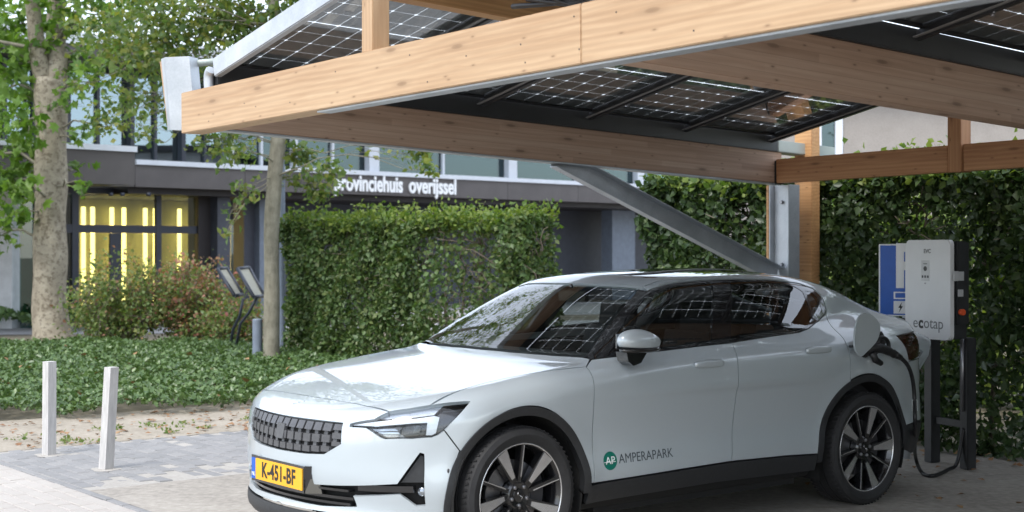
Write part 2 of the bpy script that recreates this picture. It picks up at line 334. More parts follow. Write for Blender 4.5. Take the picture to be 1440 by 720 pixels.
def panel(name,mat,outline,d,parent,off=0.,thick=.022,gap=.0028,holes=(),mirror='pair',h=.028,label=None,pre=False):
    d=np.asarray(d,float); d/=np.linalg.norm(d); ref=np.array([0,0,1.]) if abs(d[2])<.8 else np.array([1.,0,0])
    e1=np.cross(ref,d); e1/=np.linalg.norm(e1); e2=np.cross(d,e1)
    P=dens(outline) if not pre else np.asarray(outline,float)
    c0=np.abs(P[:,1])<1e-6
    if mirror=='join' and c0.any(): P[c0]=drop(P[c0],(d[0],0,d[2]),off)
    P=drop(P,d,off); P[c0,1]=0; p2=np.stack([P@e1,P@e2],1); cen=np.abs(P[:,1])<2e-3
    o2=inset(p2,gap)
    if mirror=='join': o2[cen]=p2[cen]
    H2=[]
    for hl in holes:
        hp=drop(dens(hl),d,off); q=np.stack([hp@e1,hp@e2],1); H2.append(inset(q,-gap))
    lo,hi=o2.min(0),o2.max(0); gx=np.arange(lo[0],hi[0],h); gy=np.arange(lo[1],hi[1],h*.866)
    gp=np.array([(x+(h/2 if j%2 else 0),y) for j,y in enumerate(gy) for x in gx])
    ok=inpoly(gp,o2)
    bd=np.concatenate([o2]+H2); gp=gp[ok]
    for q in H2: gp=gp[~inpoly(gp,q)] if len(gp) else gp
    if len(gp):
        dm=np.array([np.min(np.sum((bd-g)**2,1)) for g in gp]); gp=gp[dm>(h*.45)**2]
    V=[tuple(v) for v in o2]; E=[(i,(i+1)%len(o2)) for i in range(len(o2))]
    for q in H2:
        k=len(V); V+=[tuple(v) for v in q]; E+=[(k+i,k+(i+1)%len(q)) for i in range(len(q))]
    V+=[tuple(v) for v in gp]
    r=delaunay_2d_cdt([Vector(v) for v in V],E,[],0,1e-5); vv=np.array([tuple(v) for v in r[0]]); T=np.array([f for f in r[2]],int)
    c=vv[T].mean(1); k=inpoly(c,o2)
    for q in H2: k&=~inpoly(c,q)
    T=T[k]; s0=float(np.mean(P@d)); Q=vv[:,:1]*e1+vv[:,1:]*e2+s0*d
    Q=drop(Q,d,off,span=.9 if h<.1 else 1.2)
    used=np.unique(T); mp=-np.ones(len(Q),int); mp[used]=np.arange(len(used)); Q=Q[used]; T=mp[T]
    n0=np.cross(Q[T[:,1]]-Q[T[:,0]],Q[T[:,2]]-Q[T[:,0]]); fl=(n0@d)<0; T[fl]=T[fl][:,::-1]
    if mirror=='join':
        c=np.abs(Q[:,1])<3e-3
        if c.any():
            Q[c,1]=0; dd=np.array([d[0],0,d[2]]); Q[c]=drop(Q[c],dd,off)
    Nn=nrm(Q)
    def build(sgn):
        s=np.array([1,sgn,1]); V=Q*s; nn=Nn*s; t=T if sgn>0 else T[:,::-1]
        ec={}
        for tri in t:
            for a,b in ((0,1),(1,2),(2,0)):
                e=(tri[a],tri[b]); ec[e]=1
        be=[e for e in ec if (e[1],e[0]) not in ec]
        if mirror=='join': be=[e for e in be if not (abs(V[e[0],1])<1e-6 and abs(V[e[1],1])<1e-6)]
        bv=sorted({i for e in be for i in e}); ix={v:i for i,v in enumerate(bv)}; nv=len(V); nb=len(bv)
        A=V[bv]; B=A-nn[bv]*thick
        V2=np.concatenate([V,A,B]); t2=[tuple(x) for x in t]; n2=[nn]
        quads=[(nv+ix[b],nv+ix[a],nv+nb+ix[a],nv+nb+ix[b]) for a,b in be]
        side=np.zeros((nb,3))
        for a,b in be:
            e=V[b]-V[a]; q=np.cross(e,nn[a]); side[ix[a]]+=q; side[ix[b]]+=q
        side/=np.maximum(np.linalg.norm(side,axis=1,keepdims=True),1e-9)
        return V2,t2+quads,np.concatenate([nn,side,side])
    def mk(parts,nm):
        V=[];Fc=[];Nm=[];o=0
        for v,f,n_ in parts:
            V.append(v); Fc+= [tuple(i+o for i in q) for q in f]; Nm.append(n_); o+=len(v)
        me=bpy.data.meshes.new(nm); me.from_pydata(np.concatenate(V).tolist(),[],Fc); me.polygons.foreach_set('use_smooth',[True]*len(me.polygons))
        me.normals_split_custom_set_from_vertices(np.concatenate(Nm).tolist()); me.materials.append(mat)
        o=bpy.data.objects.new(nm,me); COL.objects.link(o); o.parent=parent
        if label: o['label']=label
        return o
    if mirror=='join': return [mk([build(1),build(-1)],name)]
    if mirror=='left': return [mk([build(1)],name)]
    return [mk([build(1)],name),mk([build(-1)],name)]

car=empty('parked_car',(CX,CY,0),CA+math.pi)
tag(car,'pale white electric fastback car plugged in to charge under the solar carport','car')
AF=(0,.347,.442); AR=(-2.70,.350,.452)
def arc(A,a0,a1,R=None,n=24,y=.92): 
    R=R or A[2]; return [(A[0]+R*math.cos(math.radians(a)),y,A[1]+R*math.sin(math.radians(a))) for a in np.linspace(a0,a1,n)]
HF=[(.663,0,.81),(.661,.14,.811),(.660,.27,.811),(.654,.494,.805),(.620,.648,.788)]
HLT=[(.620,.648,.788),(.548,.713,.803),(.463,.772,.820)]
HFEN=curve([(.463,.772,.820),(.28,.768,.88),(.06,.760,.917),(-.18,.797,.943),(-.469,.858,.963)])
COW=[(-.545,.80,.99),(-.535,.75,1.0),(-.487,.60,1.0),(-.455,.45,1.0),(-.428,.27,1.0),(-.414,0,1.0)]
hood=panel('hood',M['paint'],HF+HLT[1:]+HFEN[1:]+COW,(0,0,1),car,mirror='join')
HLI=[(.620,.648,.788),(.683,.611,.752),(.749,.500,.725)]
HLB=[(.753,.503,.712),(.715,.590,.714),(.680,.657,.673),(.664,.678,.664),(.569,.773,.668),(.492,.825,.674),(.465,.840,.685),(.438,.853,.705)]
ab=math.degrees(math.asin((.60-.347)/.442))
FSEAM=[tuple(p) for p in drop(dens([(.438,.853,.705),(.40,.868,.65),(AF[2]*math.cos(math.radians(ab)),.875,.60)],.02,False),(.4,.9,.15))]
GR=[(.833,-.03,.726),(.813,.25,.727),(.764,.455,.726),(.783,.465,.627),(.818,.367,.571),(.850,.236,.562),(.871,-.03,.559)]
INT=[(.868,-.03,.405),(.833,.312,.41),(.784,.474,.42),(.627,.733,.446),(.540,.796,.596),(.524,.805,.590),(.519,.808,.346),(.552,.783,.344),(.617,.738,.401),(.755,.531,.379),(.745,.549,.328),(.817,.334,.312),(.86,-.03,.318)]
def pre(L,d,st=.02): return [tuple(p) for p in drop(dens(L,st,False),d)]
GR=pre(GR,(1,.25,0)); INT=pre(INT,(.85,.5,0))
bump_out=HF+HLI[1:]+HLB+FSEAM[1:]+arc(AF,ab,-7,n=14,y=.88)[1:]+pre([(.455,.85,.285),(.58,.75,.285),(.70,.60,.283),(.80,.35,.281),(.855,0,.281)],(.85,.5,0))[:-1]+[(.855,0,.281)]
bump=panel('front_bumper',M['paint'],bump_out,(.66,.5,.56),car,holes=[GR,INT],mirror='join',h=.024)[0]
low=[(.855,0,.276)]+pre([(.855,0,.276),(.80,.35,.276),(.70,.60,.278),(.58,.75,.280),(.455,.85,.280)],(.85,.5,0))[1:]+[(.46,.84,.18),(.60,.70,.175),(.75,.45,.172),(.84,0,.172)]
panel('front_splitter',M['clad'],low,(.8,.55,-.05),car,off=.004,mirror='join')
panel('intake_backing',M['liner'],[(.85,0,.43),(.75,.50,.43),(.60,.75,.62),(.50,.82,.62),(.50,.82,.32),(.62,.70,.31),(.8,.35,.29),(.85,0,.29)],(.8,.55,.05),car,off=-.05,thick=.004,mirror='join')
panel('grille_backing',M['liner'],[(.83,0,.74),(.75,.475,.74),(.77,.48,.60),(.81,.38,.55),(.86,0,.54)],(.95,.25,.15),car,off=-.028,thick=.004,mirror='join')
# grille slats: each slat three blocks with open pockets between them
def patch(name,mat,poly,d,parent,off,thick,mirror='left',h=.05,gap=0.0): return panel(name,mat,poly,d,parent,off=off,thick=thick,mirror=mirror,h=h,gap=gap)
def gtop(y): return .718
def gbot(y): return np.interp(abs(y),[0,.236,.367,.45],[.567,.570,.580,.622])
gx=lambda y,z:.86-.25*(abs(y)/.8)**2
ncol=14; cw=.925/ncol
for i in range(ncol):
    y0=-.4625+cw*i+.007; y1=y0+cw-.014; zb=float(gbot((y0+y1)/2)); zt=.718; H=zt-zb
    blocks=[(zt-.26*H,zt),(zt-.66*H,zt-.40*H),(zb,zt-.80*H)]
    bm=bmesh.new()
    for bi,(a,b) in enumerate(blocks):
        q=np.array([(gx(y,z),y,z) for y in np.linspace(y0,y1,4) for z in (a,b)]); q=drop(q,(1,0,0),-.006)
        pk=-.014 if bi==2 else 0
        fr=[Vector(p) for p in q]
        for s in range(3):
            p=[fr[2*s],fr[2*s+2],fr[2*s+3],fr[2*s+1]]; bk=[v+Vector((-.03,0,0)) for v in p]; hexa(bm,p+bk)
    q=np.array([(gx(y,z),y,z) for y in (y0,y0+.45*(y1-y0)) for z in (zb+.004,zt-.004)]); q=drop(q,(1,0,0),-.011); hexa(bm,[Vector(q[0]),Vector(q[2]),Vector(q[3]),Vector(q[1])]+[Vector(q[j])+Vector((-.02,0,0)) for j in (0,2,3,1)])
    fin('grille_slat',bm,M['grl'],car,world=False)
q=drop(np.array([(.86,y,z) for y,z in ((-.035,.615),(.04,.615),(.04,.69),(-.035,.69))]),(1,0,0),.0)
bm=bmesh.new(); hexa(bm,[Vector(p)+Vector((-.02,0,0)) for p in q]+[Vector(p) for p in q]); fin('radar_cover',bm,M['grl'],car,world=False,bevel=.003)
# lower intake bars
for (z0,z1,yo,of) in ((.392,.404,.50,-.008),(.352,.366,.52,-.012),(.324,.336,.50,-.012)):
    Y=np.linspace(-yo,yo,25); bm=bmesh.new(); rows=[drop(np.array([(.80,y,z) for y in Y]),(1,0,0),of) for z in (z0,z1)]
    for k in range(24):
        p=[Vector(rows[0][k]),Vector(rows[0][k+1]),Vector(rows[1][k+1]),Vector(rows[1][k])]; hexa(bm,p+[v+Vector((-.04,0,0)) for v in p])
    bmesh.ops.remove_doubles(bm,verts=bm.verts,dist=1e-5); fin('intake_bar',bm,M['trim'],car,world=False)
for sg in (1,-1):     # bar from the intake into the fog pocket, with the fog lamp
    bm=bmesh.new(); Y=np.linspace(.45,.80,14); rows=[drop(np.array([(.6,y,z) for y in Y]),(.8,.6,0),-.010) for z in (.405,.436)]
    for k in range(13):
        p=[Vector(rows[0][k]),Vector(rows[0][k+1]),Vector(rows[1][k+1]),Vector(rows[1][k])]; hexa(bm,[Vector((v.x,v.y*sg,v.z)) for v in p]+[Vector((v.x-.03,(v.y-.02)*sg,v.z)) for v in p])
    fin('fog_bar',bm,M['trim'],car,world=False)
    bm=bmesh.new(); lathe(bm,[(-.03,.020),(.0,.024),(.006,.018),(.008,.001)],20); fl=fin('fog_lamp',bm,M['chrome'],car,world=False,smooth=True)
    fl.location=(.515,.775*sg,.405); fl.rotation_euler=(0,0,-.9*sg if sg>0 else .9+math.pi)
    panel('fog_recess',M['clad'],[(.62,.733,.45),(.542,.790,.585),(.526,.80,.58),(.522,.803,.45)],(.8,.6,0),car,off=-.022,thick=.004,mirror='left' if sg>0 else 'left') if sg>0 else None
# head lamps
HLO=[(.749,.500,.725),(.683,.611,.752),(.620,.648,.788),(.548,.713,.803),(.463,.772,.820),(.375,.826,.832),(.294,.868,.836),(.345,.874,.796),(.395,.866,.75)]+HLB[::-1]
for nm,mt,of,th,gp in (('headlight_lens',M['lens'],0,.006,.002),('headlight_housing',M['trim'],-.035,.004,-.006)):
    hl=panel(nm,mt,HLO,(.5,.75,.35),car,off=of,thick=th,gap=gp,h=.02)
def lamp(nm,mt,px,of,th): return panel(nm,mt,cps(px,of),(.5,.75,.35),car,off=of,thick=th,gap=0,h=.02)
lamp('headlight_strip',M['led'],[(496,598),(530,593),(585,589),(611,585),(618,587),(613,609),(607,612),(599,612),(601,594.5),(560,597),(530,600)],-.012,.008)
lamp('headlight_brow',M['chrome'],[(530,589),(550,580),(604,572),(625,570),(610,584),(585,587),(545,590)],-.018,.006)
for k,px in enumerate(([(524,604),(556,603),(560,606),(530,607)],[(531,608),(560,608),(564,611),(540,611)],[(538,612),(566,612),(570,615),(546,615)])): lamp('lamp_fin',M['chrome'],px,-.022,.01)
lamp('lamp_projector',M['lens'],[(581,598),(590,598),(590,609),(581,609)],-.016,.012)
# fenders, doors, quarters, roof
def rr_(y,z): return tuple(drop(np.array([[-3.4,y,z]]),(-1,0,0),0,.8)[0])
FD=curve([(-.466,.921,.366),(-.470,.912,.52),(-.469,.908,.656),(-.464,.928,.80),(-.462,.918,.88),(-.463,.898,.936),(-.469,.858,.965)],3)
fend_out=[(.463,.772,.820),(.375,.826,.832),(.294,.868,.836),(.345,.874,.796),(.395,.866,.75)]+FSEAM+arc(AF,ab,178,n=40)[1:]+[(-.444,.92,.363)]+FD+HFEN[::-1][1:-1]
panel('fender',M['paint'],fend_out,(0,.8,.6),car)
BELT1=[(-.545,.80,.993),(-.725,.838,1.008),(-1.029,.85,1.024),(-1.354,.853,1.038),(-1.575,.856,1.046)]
SPLIT=curve([(-1.575,.856,1.046),(-1.556,.90,.99),(-1.547,.927,.93),(-1.540,.93,.80),(-1.533,.911,.65),(-1.521,.913,.50),(-1.505,.915,.383)],3)
d1=panel('door',M['paint'],FD+BELT1+SPLIT[1:]+[(-1.1,.915,.376),(-.80,.912,.369)],(0,1,.25),car)
RD=curve([(-2.560,.715,1.175),(-2.535,.80,1.09),(-2.541,.858,1.045),(-2.540,.92,.93),(-2.541,.937,.775)],4)
a2=math.degrees(math.acos((-2.541+2.70)/.452)) 
aw=math.degrees(math.asin((.36-.35)/.452))
RDA=arc(AR,a2,aw,n=30)
BELT2=[(-1.575,.856,1.046),(-1.895,.84,1.066),(-2.187,.826,1.080),(-2.31,.80,1.100),(-2.44,.757,1.137),(-2.560,.715,1.175)]
d2=panel('door',M['paint'],BELT2+RD[1:]+RDA[1:]+[(-2.0,.918,.372)]+SPLIT[::-1][:-1],(0,1,.25),car)
DLOT=[(-2.592,.697,1.2),(-2.602,.672,1.245),(-2.593,.651,1.287),(-2.548,.632,1.328),(-2.427,.62,1.362),(-2.14,.62,1.392),(-1.863,.616,1.401),(-1.608,.608,1.398),(-1.40,.60,1.386),(-1.25,.59,1.364),(-1.16,.575,1.336)]
RAIL=[(-1.19,.525,1.365),(-1.5,.545,1.42),(-1.9,.55,1.43),(-2.3,.545,1.42),(-2.55,.53,1.39)]
aq=math.degrees(math.acos((-3.08+2.70)/.452))
QTR=RD[::-1][:-1] # arch -> window tip
q_out=[(-2.560,.715,1.175)]+DLOT+RAIL+[(-2.8,.515,1.33),(-3.1,.49,1.235),(-3.42,.46,1.14),(-3.46,.56,1.09),rr_(.60,1.04),rr_(.72,1.035),(-3.28,.82,1.04),(-3.093,.853,1.029),(-3.164,.898,.867),(-3.12,.905,.74),(-3.09,.90,.66)]+arc(AR,149,a2,n=24)[1:]+RD[::-1][1:-1]
panel('rear_quarter',M['paint'],q_out,(-.2,.72,.62),car)
roof_out=[(-1.135,0,1.38),(-1.15,.25,1.38),(-1.175,.42,1.37),(-1.19,.525,1.365)]+RAIL[1:]+[(-2.56,.4,1.41),(-2.58,0,1.43)]
GLR=[(-1.33,-.03,1.42),(-1.33,.40,1.41),(-1.36,.44,1.41),(-2.32,.44,1.42),(-2.35,.40,1.42),(-2.36,-.03,1.44)]
panel('roof',M['paint'],roof_out,(0,0,1),car,mirror='join',holes=[GLR])
panel('glass_roof',M['rglass'],[(-1.33,0,1.42)]+GLR[1:-1]+[(-2.36,0,1.44)],(0,0,1),car,mirror='join',thick=.006)
# windscreen, rear screen
WS=[(-.436,0,1.02),(-.450,.286,1.02),(-.477,.469,1.015),(-.509,.615,1.01),(-.560,.745,1.01),(-.731,.672,1.117),(-.926,.602,1.225),(-1.165,.508,1.35),(-1.155,.42,1.36),(-1.13,.25,1.36),(-1.115,0,1.36)]
panel('windscreen',M['wglass'],WS,(.45,0,.9),car,mirror='join',thick=.006)
panel('cowl',M['trim'],[(-.414,0,1.0),(-.428,.27,1.0),(-.455,.45,1.0),(-.487,.60,1.0),(-.535,.75,1.0),(-.56,.745,1.01),(-.509,.615,1.01),(-.477,.469,1.015),(-.45,.286,1.02),(-.436,0,1.02)],(.1,0,1),car,off=-.012,mirror='join')
panel('rear_screen',M['rglass'],[(-2.58,0,1.43),(-2.56,.4,1.41),(-2.58,.505,1.38),(-2.8,.50,1.33),(-3.1,.475,1.235),(-3.38,.45,1.15),(-3.40,0,1.165)],(-.3,0,1),car,mirror='join',thick=.006)
panel('tailgate',M['paint'],[(-3.41,0,1.16),(-3.39,.45,1.15),(-3.43,.455,1.135),(-3.47,.55,1.09),rr_(.59,1.03),rr_(.59,.88),rr_(.70,.87),rr_(.64,.66),rr_(0,.62)],(-.75,.0,.65),car,mirror='join')
rb=[rr_(0,.615),rr_(.64,.655),rr_(.70,.862),(-3.248,.88,.868),(-3.164,.898,.862),(-3.12,.905,.74),(-3.09,.90,.66)]+arc(AR,149,166,n=6)[1:]+[(-3.30,.845,.47),rr_(.70,.45),rr_(.4,.445),rr_(0,.44)]
panel('rear_bumper',M['paint'],rb,(-.72,.68,.1),car,mirror='join')
panel('rear_skirt',M['clad'],[rr_(0,.437),rr_(.4,.441),rr_(.70,.447),(-3.30,.845,.467)]+arc(AR,166.5,186,n=6)+[(-3.28,.83,.26),rr_(.64,.24),rr_(.4,.23),rr_(0,.22)],(-.72,.68,-.05),car,mirror='join')
panel('tail_lamp',M['tail'],[(-3.093,.853,1.029),(-3.28,.82,1.036),rr_(.60,1.025),rr_(.60,.89),(-3.248,.88,.875),(-3.164,.898,.87)],(-.55,.8,.2),car)
panel('sill_cladding',M['clad'],[(-.43,.92,.356),(-.80,.912,.364),(-1.505,.915,.378),(-2.0,.918,.368),(-2.245,.92,.352),(-2.25,.90,.255),(-1.4,.89,.27),(-.43,.90,.255)],(0,1,0),car,off=.005,thick=.03)
panel('underbody_edge',M['liner'],[(-.43,.90,.25),(-1.4,.89,.265),(-2.25,.90,.25),(-2.25,.86,.185),(-.43,.86,.185)],(0,1,-.1),car,off=-.03,thick=.02)
for A,a0,a1 in ((AF,-10,184),(AR,-6,184)):
    ring=arc(A,a0,a1,R=A[2]+.003,n=60)+arc(A,a1,a0,R=A[2]-.040,n=56)
    panel('arch_cladding',M['clad'],ring,(0,1,.12),car,off=.007,thick=.05,gap=0)
    for sg in (1,-1):
        bm=bmesh.new(); R=A[2]-.03; pr=None
        for a in np.linspace(-22,202,44):
            c,s_=math.cos(math.radians(a)),math.sin(math.radians(a)); r=[bm.verts.new((A[0]+R*c,y*sg,A[1]+R*s_)) for y in (.895,.55)]+[bm.verts.new((A[0],.55*sg,A[1]))]
            if pr: bm.faces.new((pr[0],pr[1],r[1],r[0])); bm.faces.new((pr[1],pr[2],r[2]) if False else (pr[1],r[1],r[2],pr[2]))
            pr=r
        fin('arch_liner',bm,M['liner'],car,world=False)
# side window band with its three panes
FW=cps([(871,496),(931,489.5),(1000,480.5),(1001,397.5),(975,399.5),(950,402.5),(926,407.5),(908,416),(884,445),(868,470)])
RW=cps([(1028,477),(1079,470),(1121,465),(1134,458.5),(1143,449),(1138,432),(1129,410),(1118,403),(1079,396.8),(1028,396)])
QW=cps([(1147.5,446),(1156.5,437),(1150,419),(1141,410.5),(1133.5,409),(1141,430)])
trim_out=BELT1+BELT2[1:]+DLOT[:-1]+[(-1.16,.56,1.336),(-1.168,.512,1.352),(-.926,.606,1.225),(-.731,.676,1.117),(-.562,.752,1.012)]
panel('window_trim',M['trim'],trim_out,(.12,.8,.5),car,off=-.004,holes=[FW,RW,QW],gap=.003,thick=.02,h=.03)
for w,nm in ((FW,'door_window'),(RW,'door_window'),(QW,'quarter_window')): panel(nm,M['sglass'],w,(.1,.85,.5),car,off=-.006,thick=.006,gap=-.002,h=.03)
# pull handles
for (px,dr) in (((998,511.5),d1),((1154,492),d2)):
    c=cpx(px[0],px[1],y=.935); q=drop(np.array([[c[0],.93,c[2]],[c[0]+.11,.93,c[2]],[c[0]-.11,.93,c[2]]]),(0,1,0))
    for sg in (1,-1):
        bm=bmesh.new(); bmesh.ops.create_uvsphere(bm,u_segments=32,v_segments=16,radius=1)
        for v in bm.verts:
            x,y,z=v.co; pw=lambda t,e:math.copysign(abs(t)**e,t)
            v.co=Vector((c[0]+pw(x,.45)*.115,(float(np.interp(-pw(x,.45),[-1,0,1],[q[1][1],q[0][1],q[2][1]]))+.010+pw(y,.8)*.015)*sg,c[2]+pw(z,.6)*.021))
        fin('handle',bm,M['paint'],dr[0 if sg>0 else 1],world=False,smooth=True)
        bm=bmesh.new(); bmesh.ops.create_uvsphere(bm,u_segments=20,v_segments=10,radius=1)
        for v in bm.verts: v.co=Vector((c[0]+.01+v.co.x*.075,(float(q[0][1])-.002+v.co.y*.004)*sg,c[2]-.018+v.co.z*.013))
        fin('handle_recess',bm,M['clad'],dr[0 if sg>0 else 1],world=False,smooth=True)
# door mirrors, folded against the doors
for sg in (1,-1):
    mc=Vector(cpx(899,482,y=.955)); r=empty('door_mirror',(mc.x,mc.y,mc.z) if sg>0 else (mc.x-.26,-mc.y+.075,mc.z-.01),0,car)
    bm=bmesh.new(); bmesh.ops.create_uvsphere(bm,u_segments=36,v_segments=20,radius=1)
    for v in bm.verts:
        x,y,z=v.co; k=x*.5+.5
        zz=(z*(.052+.028*k) if z>0 else max(z,-.45)*.07); pw=1-.12*abs(x)
        v.co=Vector((math.copysign(abs(x)**.85,x)*.150,y*sg*.058*(.8+.3*k),zz*pw+.012*k))
    fin('mirror_cap',bm,M['paint'],r,smooth=True,world=False)
    bm=bmesh.new(); bmesh.ops.create_uvsphere(bm,u_segments=30,v_segments=14,radius=1)
    for v in bm.verts: v.co=Vector((math.copysign(abs(v.co.x)**.7,v.co.x)*.140-.004,v.co.y*.052,v.co.z*.022-.036))
    fin('mirror_base',bm,M['trim'],r,world=False,smooth=True)
    bm=bmesh.new(); prism(bm,[Vector((.115,-.06*sg,-.045)),Vector((-.035,-.06*sg,-.05)),Vector((.01,-.06*sg,-.105)),Vector((.065,-.06*sg,-.118)),Vector((.10,-.06*sg,-.095))],(0,.085*sg,0)); fin('mirror_stalk',bm,M['trim'],r,world=False,bevel=.012,smooth=True,ang=30)
    bm=bmesh.new(); box(bm,(.02,-.05*sg,.01),(.20,.006,.075)); fin('mirror_glass',bm,M['chrome'],r,world=False,bevel=.002)
# number plate with frame, badge decals
pc=empty('number_plate',(.875,0,.434),0,car); 
bm=bmesh.new(); box(bm,(-.004,0,0),(.012,.545,.135)); fin('plate_frame',bm,M['trim'],pc,world=False,bevel=.003)
bm=bmesh.new(); prism(bm,[Vector((-.012,.27,-.067)),Vector((-.075,.335,-.067)),Vector((-.06,.30,.067)),Vector((-.012,.27,.067))],(.01,0,0)); fin('plate_bracket',bm,M['trim'],pc,world=False)
bm=bmesh.new(); box(bm,(.004,.02,0),(.006,.48,.108)); fin('plate_face',bm,M['yel'],pc,world=False)
bm=bmesh.new(); box(bm,(.004,-.242,0),(.0062,.042,.108)); fin('plate_band',bm,M['blue'],pc,world=False)
def put_text(nm,txt,size,mat,parent,M4,extrude=.0008,offset=0.,xs=1.,space=1.,align='CENTER'):
    me=textmesh(nm,txt,size,extrude,offset,align,0,space); me.transform(Matrix.Diagonal((xs,1,1,1))); me.transform(M4); o=link(nm,me,mat,parent,False); return o
RX=Matrix(((0,0,1,0),(1,0,0,0),(0,1,0,0),(0,0,0,1)))      # text x -> car +y, text y -> z, facing +x
put_text('plate_lettering','K-451-BF',.108,M['ink'],pc,Matrix.Translation((.0078,.022,-.002))@RX,offset=.0028,xs=.80,space=1.06)
put_text('country_code','NL',.028,M['white'],pc,Matrix.Translation((.0078,-.242,-.03))@RX)
def on_door(nm,me,mat,x0,z0,dr,off=.0012):
    V=np.array([v.co[:] for v in me.vertices]); P=np.stack([x0-V[:,0],np.full(len(V),.93),z0+V[:,1]],1); P=drop(P,(0,1,0),off)
    P[:,1]+=np.where(V[:,2]>0,.0006,0)
    me.vertices.foreach_set('co',P.ravel().astype(np.float32)); me.update(); return link(nm,me,mat,dr,False)
b0=cpx(858,648,y=.91)
bm=bmesh.new(); bmesh.ops.create_circle(bm,cap_ends=True,segments=40,radius=.048); me=bpy.data.meshes.new('badge'); bm.to_mesh(me); bm.free(); on_door('badge_disc',me,M['green'],b0[0],b0[2],d1[0])
on_door('badge_letters',textmesh('a','AP',.056,.0002),M['white'],b0[0],b0[2],d1[0],.0022)
bm=bmesh.new(); box(bm,(0,0,0),(.082,.003,.0004)); me=bpy.data.meshes.new('bar'); bm.to_mesh(me); bm.free(); on_door('badge_bar',me,M['white'],b0[0]+.004,b0[2]-.006,d1[0],.0022)
me=textmesh('w','AMPERAPARK',.070,.0002,.0,'LEFT'); w_=max(v.co.x for v in me.vertices)
t0=cpx(870,646,y=.91); t1=cpx(946,634,y=.91); sc=(t0[0]-t1[0])/w_; me.transform(Matrix.Diagonal((sc,1.0,1,1)))
on_door('door_lettering',me,M['decal'],t0[0],t0[2],d1[0])
# nose emblem, tow-eye cover, parking sensor
P0=drop(np.array([(.752,-.010,.80),(.735,.028,.80),(.758,.010,.80),(.775,-.028,.80)]),(.3,0,1),.001)
bm=bmesh.new(); tube(bm,[P0[0],P0[1]],.003,6); tube(bm,[P0[2],P0[3]],.003,6); fin('nose_emblem',bm,M['paint'],car,world=False)
q=cps([(630.5,662)],.001)[0]; bm=bmesh.new(); bmesh.ops.create_uvsphere(bm,u_segments=14,v_segments=8,radius=.011,matrix=Matrix.Translation(q)@Matrix.Diagonal((.6,.3,1,1))); fin('parking_sensor',bm,M['grl'],car,world=False,smooth=True)
